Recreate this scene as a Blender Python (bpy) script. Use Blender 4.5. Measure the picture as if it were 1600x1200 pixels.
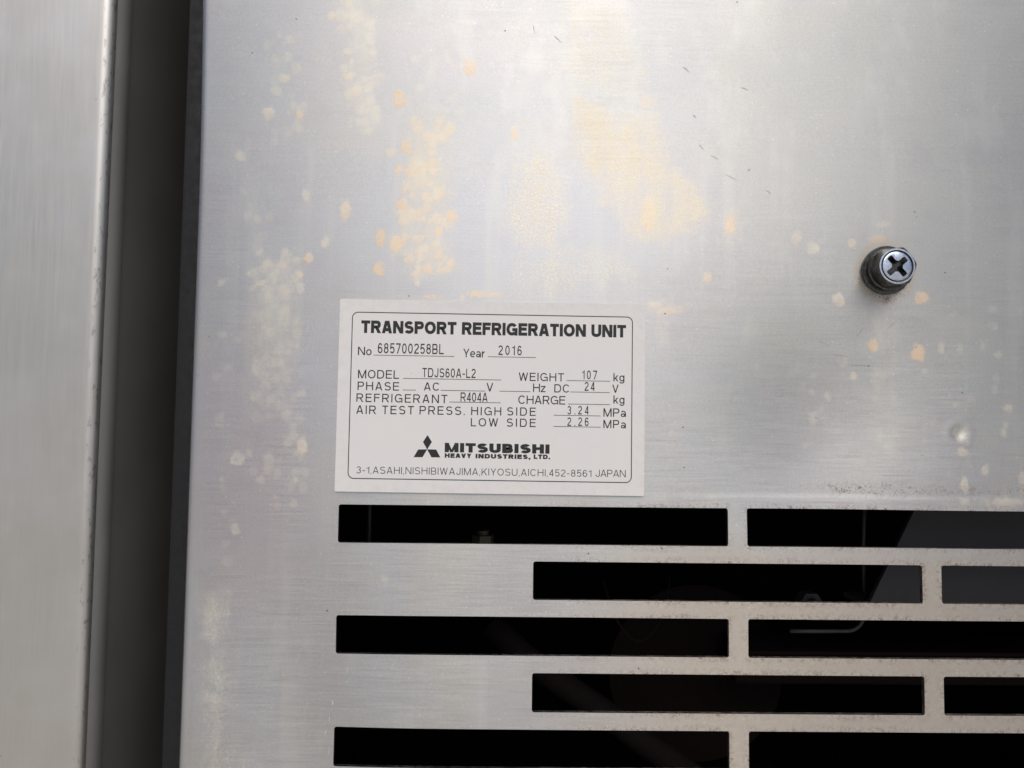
import bpy, bmesh, math, random
import numpy as np
from mathutils import Matrix, Vector

for o in list(bpy.data.objects):
    bpy.data.objects.remove(o)
scene = bpy.context.scene
col = scene.collection
MM = 0.001
H = 0.45                      # height of the photographed spot above the ground, metres

# ------------------------------------------------------------------ camera
cam_d = bpy.data.cameras.new('camera')
cam = bpy.data.objects.new('camera', cam_d); col.objects.link(cam)
cam_d.sensor_fit = 'HORIZONTAL'; cam_d.sensor_width = 36.0
cam_d.lens = 18.0 / math.tan(math.radians(37.0))
cam_d.clip_start = 0.01; cam_d.clip_end = 500.0
right = (0.99985, 0.01188, -0.01232); up = (-0.01249, 0.99866, -0.0502); fwd = (0.01171, 0.05035, 0.99866)
def w3(p): return Vector((p[0], p[2], p[1]))
X, Y, Z = w3(right), w3(up), -w3(fwd)
cam.matrix_world = Matrix(((X.x, Y.x, Z.x, 0), (X.y, Y.y, Z.y, -0.222), (X.z, Y.z, Z.z, H), (0, 0, 0, 1)))
scene.camera = cam

# ------------------------------------------------------------------ sky, hazy sun, exposure
SUN_AZ = 9.0                  # degrees to the right of the panel's own normal
SUN_EL = 55.0
wd = bpy.data.worlds.new('World'); scene.world = wd; wd.use_nodes = True
wn = wd.node_tree.nodes; wl = wd.node_tree.links
sky = wn.new('ShaderNodeTexSky'); sky.sky_type = 'NISHITA'; sky.sun_disc = False
sky.sun_elevation = math.radians(SUN_EL)
sky.sun_rotation = math.radians(180.0 - SUN_AZ)
sky.air_density = 0.6; sky.dust_density = 3.0; sky.ozone_density = 1.0
wl.new(sky.outputs[0], wn['Background'].inputs[0]); wn['Background'].inputs[1].default_value = 0.065
sl = bpy.data.lights.new('sun', 'SUN'); sl.energy = 1.35; sl.angle = math.radians(52.0); sl.color = (1.0, 0.97, 0.94)
sun = bpy.data.objects.new('sun', sl); col.objects.link(sun)
a, e = math.radians(SUN_AZ), math.radians(SUN_EL)
to_sun = Vector((math.sin(a) * math.cos(e), -math.cos(a) * math.cos(e), math.sin(e)))
sun.rotation_euler = to_sun.to_track_quat('Z', 'Y').to_euler(); sun.location = to_sun * 3 + Vector((0, 0, H))
vs = scene.view_settings
vs.view_transform = 'Standard'; vs.look = 'None'; vs.exposure = 0.44; vs.gamma = 1.0; vs.use_curve_mapping = False
scene.cycles.max_bounces = 6; scene.cycles.diffuse_bounces = 3; scene.cycles.glossy_bounces = 4

# ------------------------------------------------------------------ helpers
def mesh(name, verts, faces, mat, parent=None, smooth=False):
    m = bpy.data.meshes.new(name); m.from_pydata([tuple(v) for v in verts], [], faces); m.update()
    if smooth: m.polygons.foreach_set('use_smooth', [True] * len(m.polygons))
    return link(name, m, mat, parent)
def link(name, m, mat, parent=None):
    o = bpy.data.objects.new(name, m); col.objects.link(o)
    if mat: m.materials.append(mat)
    if parent: o.parent = parent
    return o
def bm_obj(name, bm, mat, parent=None, smooth=None):
    m = bpy.data.meshes.new(name); bm.normal_update(); bm.to_mesh(m); bm.free()
    o = link(name, m, mat, parent)
    if smooth is not None:
        m.polygons.foreach_set('use_smooth', [True] * len(m.polygons)); m.update()
        try: m.set_sharp_from_angle(angle=math.radians(smooth))
        except Exception: pass
    return o
def thing(name, label, cat, loc=(0, 0, 0)):
    o = bpy.data.objects.new(name, None); o.empty_display_size = 0.02; col.objects.link(o); o.location = loc
    o['label'] = label; o['category'] = cat
    return o
def pw(u, v, w): return (u * MM, w * MM, v * MM)          # panel millimetres -> metres (x right, y inwards, z up)
def box_bm(u0, u1, v0, v1, w0, w1, bevel=0.0, seg=2):
    bm = bmesh.new()
    vs_ = [bm.verts.new(pw(u, v, w)) for u in (u0, u1) for v in (v0, v1) for w in (w0, w1)]
    for f in ((0, 1, 3, 2), (4, 6, 7, 5), (0, 4, 5, 1), (2, 3, 7, 6), (0, 2, 6, 4), (1, 5, 7, 3)):
        bm.faces.new([vs_[i] for i in f])
    bmesh.ops.recalc_face_normals(bm, faces=bm.faces)
    if bevel: bmesh.ops.bevel(bm, geom=list(bm.edges), offset=bevel * MM, segments=seg, affect='EDGES', profile=0.5)
    return bm
def tube(name, pts, r, mat, parent=None, seg=10):
    P = [Vector(p) for p in pts]; verts = []; faces = []
    for i, p in enumerate(P):
        t = (P[min(i + 1, len(P) - 1)] - P[max(i - 1, 0)]).normalized()
        n = t.cross(Vector((0.3, 0.9, 0.2))).normalized(); b = t.cross(n)
        for k in range(seg):
            c = 2 * math.pi * k / seg; verts.append(p + (n * math.cos(c) + b * math.sin(c)) * r)
    for i in range(len(P) - 1):
        for k in range(seg):
            k2 = (k + 1) % seg; faces.append((i * seg + k, i * seg + k2, (i + 1) * seg + k2, (i + 1) * seg + k))
    faces.append(tuple(range(seg))[::-1]); faces.append(tuple((len(P) - 1) * seg + k for k in range(seg)))
    return mesh(name, verts, faces, mat, parent, True)

class G:                                                     # tiny node-graph writer
    def __init__(s, name):
        s.m = bpy.data.materials.new(name); s.m.use_nodes = True; s.t = s.m.node_tree
        s.b = s.t.nodes['Principled BSDF']
    def n(s, typ, *ins, out=0, **props):
        nd = s.t.nodes.new('ShaderNode' + typ)
        for k, v in props.items():
            if k.startswith('in_'): s.put(nd.inputs[k[3:].replace('_', ' ')], v)
            else: setattr(nd, k, v)
        for i, v in enumerate(ins):
            if v is not None: s.put(nd.inputs[i], v)
        return nd.outputs[out]
    def put(s, sock, v):
        if isinstance(v, bpy.types.NodeSocket): s.t.links.new(v, sock)
        else: sock.default_value = v
    def math(s, op, a, b=0.0, c=0.0, clamp=False): return s.n('Math', a, b, c, operation=op, use_clamp=clamp)
    def ramp(s, x, a, b, lo=0.0, hi=1.0): return s.n('MapRange', x, a, b, lo, hi, interpolation_type='SMOOTHSTEP')
    def mix(s, f, a, b): 
        nd = s.t.nodes.new('ShaderNodeMix'); nd.data_type = 'RGBA'
        s.put(nd.inputs[0], f); s.put(nd.inputs[6], a); s.put(nd.inputs[7], b); return nd.outputs[2]
    def mulc(s, c, f):
        nd = s.t.nodes.new('ShaderNodeMix'); nd.data_type = 'RGBA'; nd.blend_type = 'MULTIPLY'; nd.inputs[0].default_value = 1.0
        s.put(nd.inputs[6], c); s.put(nd.inputs[7], f); return nd.outputs[2]
    def coord(s, sx=1.0, sy=1.0, sz=1.0, off=(0, 0, 0)):     # object millimetres, scaled
        tc = s.n('TexCoord', out=3)
        v = s.n('VectorMath', tc, (1000 * sx, 1000 * sy, 1000 * sz), operation='MULTIPLY')
        return s.n('VectorMath', v, off, operation='ADD')
    def noise(s, v, scale=1.0, detail=2.0, rough=0.5, dist=0.0): 
        return s.n('TexNoise', v, in_Scale=scale, in_Detail=detail, in_Roughness=rough, in_Distortion=dist)
    def attr(s, name, out=2): return s.n('Attribute', attribute_name=name, out=out)
    def set(s, **kw):
        for k, v in kw.items(): s.put(s.b.inputs[k.replace('_', ' ')], v)
        return s.m
    def bump(s, h, strength, dist): return s.n('Bump', in_Strength=strength, in_Distance=dist, in_Height=h)

# ------------------------------------------------------------------ materials
def simple(name, c, rough=0.5, metal=0.0, var=0.15, sc=0.4, spec=0.5):
    g = G(name); n = g.noise(g.coord(), sc, 4.0, 0.6)
    k = g.ramp(n, 0.3, 0.7, 1 - var, 1 + var)
    cc = g.mulc((*c, 1), g.n('CombineColor', k, k, k))
    return g.set(Base_Color=cc, Roughness=g.ramp(n, 0.3, 0.7, rough * 0.85, min(1, rough * 1.15)), Metallic=metal, Specular_IOR_Level=spec)

def steel_panel():
    g = G('weathered_brushed_steel')
    mmv = g.coord()
    # brushing: long fine horizontal lines
    br = g.noise(g.coord(0.05, 1, 5.0), 1.0, 3.0, 0.6)
    br2 = g.noise(g.coord(0.30, 1, 8.0, (7, 0, 3)), 1.0, 2.0, 0.5)
    cloud = g.noise(mmv, 0.022, 3.0, 0.55)
    cloud2 = g.noise(g.coord(off=(300, 0, 90)), 0.03, 2.0, 0.5)
    grain = g.noise(mmv, 1.7, 3.0, 0.6)
    k = g.math('ADD', g.ramp(br, 0.3, 0.7, 0.955, 1.035), g.ramp(grain, 0.3, 0.7, -0.05, 0.05))
    # oxide tints on the bare steel
    c = g.mix(g.ramp(cloud, 0.40, 0.62), (0.580, 0.569, 0.560, 1), (0.562, 0.573, 0.566, 1))
    c = g.mix(g.ramp(cloud2, 0.48, 0.70, 0, 0.8), c, (0.600, 0.588, 0.545, 1))
    c = g.mix(g.math('MULTIPLY', g.attr('pink'), 0.8), c, (0.62, 0.565, 0.565, 1))
    c = g.mix(g.math('MULTIPLY', g.attr('blue'), 0.7), c, (0.572, 0.590, 0.625, 1))
    c = g.mix(g.math('MULTIPLY', g.attr('warm'), 0.8), c, (0.575, 0.578, 0.54, 1))
    c = g.mulc(c, g.n('CombineColor', k, k, k))
    st = g.noise(g.coord(0.11, 1, 0.006, (40, 0, 9)), 1.0, 4.0, 0.6); mo_ = g.noise(mmv, 0.06, 5.0, 0.65)
    c = g.mix(g.ramp(st, 0.5, 0.72, 0, 0.45), c, (0.66, 0.66, 0.62, 1))
    c = g.mix(g.ramp(mo_, 0.5, 0.72, 0, 0.4), c, (0.52, 0.515, 0.515, 1))
    # dried-drop stains (signed distance in mm, hue and strength per drop)
    edge = g.noise(mmv, 0.42, 4.0, 0.65)
    d = g.math('ADD', g.attr('drop_sdf'), g.math('MULTIPLY_ADD', edge, 4.2, -2.25))
    dm = g.ramp(d, -0.3, 0.75)
    rim = g.math('MULTIPLY', dm, g.ramp(d, 0.2, 0.9, 1.0, 0.0))
    inside = g.math('MULTIPLY', dm, g.math('MULTIPLY', g.attr('drop_strength'), g.ramp(g.attr('drop_gap'), 0.05, 0.6, 0.6, 1.3)), clamp=True)
    inside = g.math('MULTIPLY', inside, g.ramp(g.noise(mmv, 0.25, 4.0, 0.7), 0.35, 0.60, 0.6, 1.2), clamp=True)
    tone = g.math('ADD', g.attr('drop_hue'), g.ramp(edge, 0.3, 0.7, -0.2, 0.2), clamp=True)
    sc = g.mix(tone, (0.77, 0.755, 0.645, 1), (0.80, 0.62, 0.45, 1))
    c = g.mix(inside, c, sc)
    c = g.mix(g.math('MULTIPLY', rim, g.math('MULTIPLY', g.attr('drop_strength'), 0.18)), c, (0.45, 0.42, 0.38, 1))
    # scale-like crusts made of tiny flakes, plus two plain pale bands
    fl = g.n('TexVoronoi', mmv, in_Scale=1.5, in_Randomness=1.0, feature='F1')
    fn = g.noise(mmv, 1.3, 4.0, 0.7)
    cs = g.math('ADD', g.attr('crust_sdf'), g.math('MULTIPLY_ADD', g.noise(mmv, 0.13, 6.0, 0.75), 22.0, -11.0))
    cm = g.ramp(cs, -3.0, 5.0)
    gran = g.attr('crust_grain')
    flake = g.ramp(g.math('ADD', fn, g.math('MULTIPLY', fl, -0.15)), 0.34, 0.60)
    flake = g.math('ADD', g.math('MULTIPLY', flake, gran), g.math('SUBTRACT', 1.0, gran))
    run = g.noise(g.coord(0.22, 1, 0.035), 1.0, 4.0, 0.65); blot = g.noise(mmv, 0.085, 5.0, 0.7)
    thin = g.math('MULTIPLY', g.ramp(run, 0.32, 0.6, 0.5, 1.15), g.ramp(blot, 0.35, 0.58, 0.5, 1.15))
    cmask = g.math('MULTIPLY', g.math('MULTIPLY', cm, flake), g.math('MULTIPLY', g.attr('crust_strength'), thin), clamp=True)
    cc = g.mix(g.attr('crust_hue'), (0.82, 0.79, 0.66, 1), (0.86, 0.73, 0.51, 1))
    c = g.mix(cmask, c, cc)
    # grime: dust gathered at the slot edges and along the fold, tan film low on the right
    gn = g.noise(mmv, 0.55, 6.0, 0.75); gf = g.noise(mmv, 2.2, 3.0, 0.7)
    gm = g.math('MULTIPLY', g.math('MULTIPLY', g.attr('edge_dirt'), g.ramp(g.noise(mmv, 0.07, 3.0, 0.6), 0.38, 0.58, 0.45, 1.2)), g.ramp(g.math('ADD', gn, g.math('MULTIPLY', gf, 0.5)), 0.70, 0.95))
    c = g.mix(g.math('MULTIPLY', g.attr('film'), g.ramp(gn, 0.3, 0.7, 0.45, 0.95)), c, (0.565, 0.495, 0.405, 1))
    c = g.mix(g.math('MULTIPLY', gm, 0.85), c, (0.17, 0.125, 0.085, 1))
    sp = g.n('TexVoronoi', mmv, in_Scale=0.13, in_Randomness=1.0, feature='F1')
    sw = g.n('TexVoronoi', mmv, in_Scale=0.13, in_Randomness=1.0, feature='F1', out=1)
    swr = g.n('SeparateColor', sw)
    spk = g.math('MULTIPLY', g.ramp(sp, 0.028, 0.05, 1.0, 0.0), g.math('GREATER_THAN', swr, 0.62))
    c = g.mix(g.math('MULTIPLY', spk, 0.75), c, (0.10, 0.09, 0.08, 1))
    gl = g.n('TexVoronoi', mmv, in_Scale=0.55, in_Randomness=1.0, feature='F1')
    glr = g.n('SeparateColor', g.n('TexVoronoi', mmv, in_Scale=0.55, in_Randomness=1.0, feature='F1', out=1))
    glint = g.math('MULTIPLY', g.ramp(gl, 0.06, 0.16, 1.0, 0.0), g.math('GREATER_THAN', glr, 0.78))
    c = g.mix(g.math('MULTIPLY', glint, 0.6), c, (0.85, 0.85, 0.85, 1))  # white glints painted into the base colour
    # gloss and relief
    dep = g.math('MAXIMUM', g.math('MULTIPLY', inside, 0.7), cmask)
    r = g.math('ADD', g.ramp(br, 0.3, 0.7, ROUGH - 0.05, ROUGH + 0.06), g.ramp(cloud, 0.35, 0.65, -0.02, 0.03))
    r = g.math('ADD', r, g.math('MULTIPLY', dep, 0.08))
    r = g.math('ADD', r, g.math('MULTIPLY', g.math('MAXIMUM', gm, g.math('MULTIPLY', g.attr('film'), 0.25)), 0.3), clamp=True)
    met = g.math('SUBTRACT', 1.0, g.math('ADD', g.math('MULTIPLY', dep, 0.45), g.math('MULTIPLY', gm, 0.6)), clamp=True)
    h = g.math('ADD', g.math('MULTIPLY', br2, 0.22), g.math('MULTIPLY', grain, 0.6))
    h = g.math('ADD', h, g.math('MULTIPLY', cmask, 1.0)); h = g.math('ADD', h, g.math('MULTIPLY', inside, 0.25))
    nrm = g.bump(h, 0.30, 0.00006)
    tan = g.n('Tangent', direction_type='UV_MAP', uv_map='grain')
    return g.set(Base_Color=c, Roughness=r, Metallic=met, Normal=nrm, Tangent=tan, Anisotropic=0.75)
ROUGH = 0.43

def steel_side(name='vertical_brushed_steel'):
    g = G(name)
    br = g.noise(g.coord(4.0, 4.0, 0.05), 1.0, 3.0, 0.6); cl = g.noise(g.coord(), 0.03, 4.0, 0.6)
    k = g.math('ADD', g.ramp(br, 0.3, 0.7, 0.97, 1.02), g.ramp(cl, 0.3, 0.7, -0.03, 0.03))
    c = g.mix(g.ramp(cl, 0.42, 0.62), (0.70, 0.68, 0.62, 1), (0.705, 0.69, 0.645, 1))
    c = g.mulc(c, g.n('CombineColor', k, k, k))
    sx = g.t.nodes.new('ShaderNodeSeparateXYZ'); g.put(sx.inputs[0], g.coord())
    chip = g.math('MULTIPLY', g.ramp(sx.outputs[0], -134.6, -133.2), g.ramp(g.noise(g.coord(0.7, 0.7, 0.22), 1.0, 5.0, 0.7), 0.56, 0.62))
    c = g.mix(g.math('MULTIPLY', chip, 0.6), c, (0.30, 0.28, 0.25, 1))
    sp = g.n('TexVoronoi', g.coord(), in_Scale=0.09, in_Randomness=1.0)
    c = g.mix(g.ramp(sp, 0.02, 0.04, 0.5, 0.0), c, (0.2, 0.19, 0.17, 1))
    tan = g.n('Tangent', direction_type='UV_MAP', uv_map='grain')
    return g.set(Base_Color=c, Roughness=g.ramp(br, 0.3, 0.7, 0.48, 0.55), Metallic=1.0, Tangent=tan, Anisotropic=0.2,
                 Normal=g.bump(br, 0.25, 0.00004))

def plate_paint():
    g = G('satin_off_white_film')
    n = g.noise(g.coord(), 0.06, 4.0, 0.6); f = g.noise(g.coord(0.4, 1, 1.4), 2.0, 3.0, 0.6)
    c = g.mix(g.ramp(n, 0.35, 0.65), (0.80, 0.775, 0.735, 1), (0.79, 0.775, 0.75, 1))
    sep = g.t.nodes.new('ShaderNodeSeparateXYZ'); g.put(sep.inputs[0], g.coord())
    dx = g.math('SUBTRACT', 50.1, g.math('ABSOLUTE', sep.outputs[0])); dz = g.math('SUBTRACT', 31.35, g.math('ABSOLUTE', sep.outputs[2]))
    near = g.ramp(g.math('MINIMUM', dx, dz), 0.0, 7.0, 1.0, 0.0); dn = g.noise(g.coord(), 0.35, 6.0, 0.7)
    c = g.mix(g.math('MULTIPLY', near, g.ramp(dn, 0.42, 0.68, 0.0, 0.25)), c, (0.62, 0.57, 0.47, 1))
    c = g.mix(g.ramp(g.noise(g.coord(0.12, 1, 1.5), 1.0, 4.0, 0.7), 0.62, 0.75, 0, 0.3), c, (0.66, 0.65, 0.63, 1))
    sp = g.n('TexVoronoi', g.coord(), in_Scale=0.16, in_Randomness=1.0)
    c = g.mix(g.ramp(sp, 0.015, 0.045, 0.5, 0.0), c, (0.35, 0.32, 0.28, 1))
    return g.set(Base_Color=c, Roughness=g.ramp(f, 0.3, 0.7, 0.38, 0.50), Metallic=0.0, Normal=g.bump(f, 0.2, 0.00003))

M_panel = steel_panel(); M_side = steel_side(); M_plate = plate_paint()
M_ink = simple('black_print', (0.022, 0.021, 0.022), 0.5, 0, 0.25, 2.0)
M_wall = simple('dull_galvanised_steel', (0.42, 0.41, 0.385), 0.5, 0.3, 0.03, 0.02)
M_inner_shade = simple('inner_sheet_shade_darkened', (0.19, 0.186, 0.172), 0.55, 0.2, 0.05, 0.02)  # gap wall colour darkened to paint in the shade deeper inside
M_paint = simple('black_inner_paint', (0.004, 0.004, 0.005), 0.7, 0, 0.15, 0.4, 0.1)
M_shade_strip = simple('shade_strip_black', (0.008, 0.008, 0.009), 0.75)  # black for the added shade strip in the gap
M_grey = simple('grey_inner_steel', (0.03, 0.03, 0.033), 0.55, 0.0)
M_black_zinc = simple('dark_plated_steel', (0.10, 0.10, 0.09), 0.34, 0.9, 0.3, 1.2)
M_zinc = simple('bright_plated_steel', (0.70, 0.76, 0.84), 0.28, 1.0, 0.15, 1.5)
M_rod = simple('dusty_grey_rod', (0.07, 0.068, 0.065), 0.5, 0.3)
M_brass = simple('tarnished_brass', (0.10, 0.088, 0.06), 0.5, 0.3)
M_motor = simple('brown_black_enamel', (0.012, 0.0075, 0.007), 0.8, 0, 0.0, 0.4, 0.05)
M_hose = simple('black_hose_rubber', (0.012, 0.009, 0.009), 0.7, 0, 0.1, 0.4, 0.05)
M_mark_d = simple('dark_scratch', (0.40, 0.39, 0.39), 0.6, 0.3)
M_mark_l = simple('bright_scratch', (0.80, 0.80, 0.80), 0.35, 0.9)
M_ground = simple('pale_concrete', (0.50, 0.48, 0.45), 0.9, 0, 0.2, 0.01)

# ------------------------------------------------------------------ ground
gm_ = mesh('ground', [(-60, -60, 0), (60, -60, 0), (60, 60, 0), (-60, 60, 0)], [(0, 1, 2, 3)], M_ground)
gm_['kind'] = 'structure'

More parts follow.
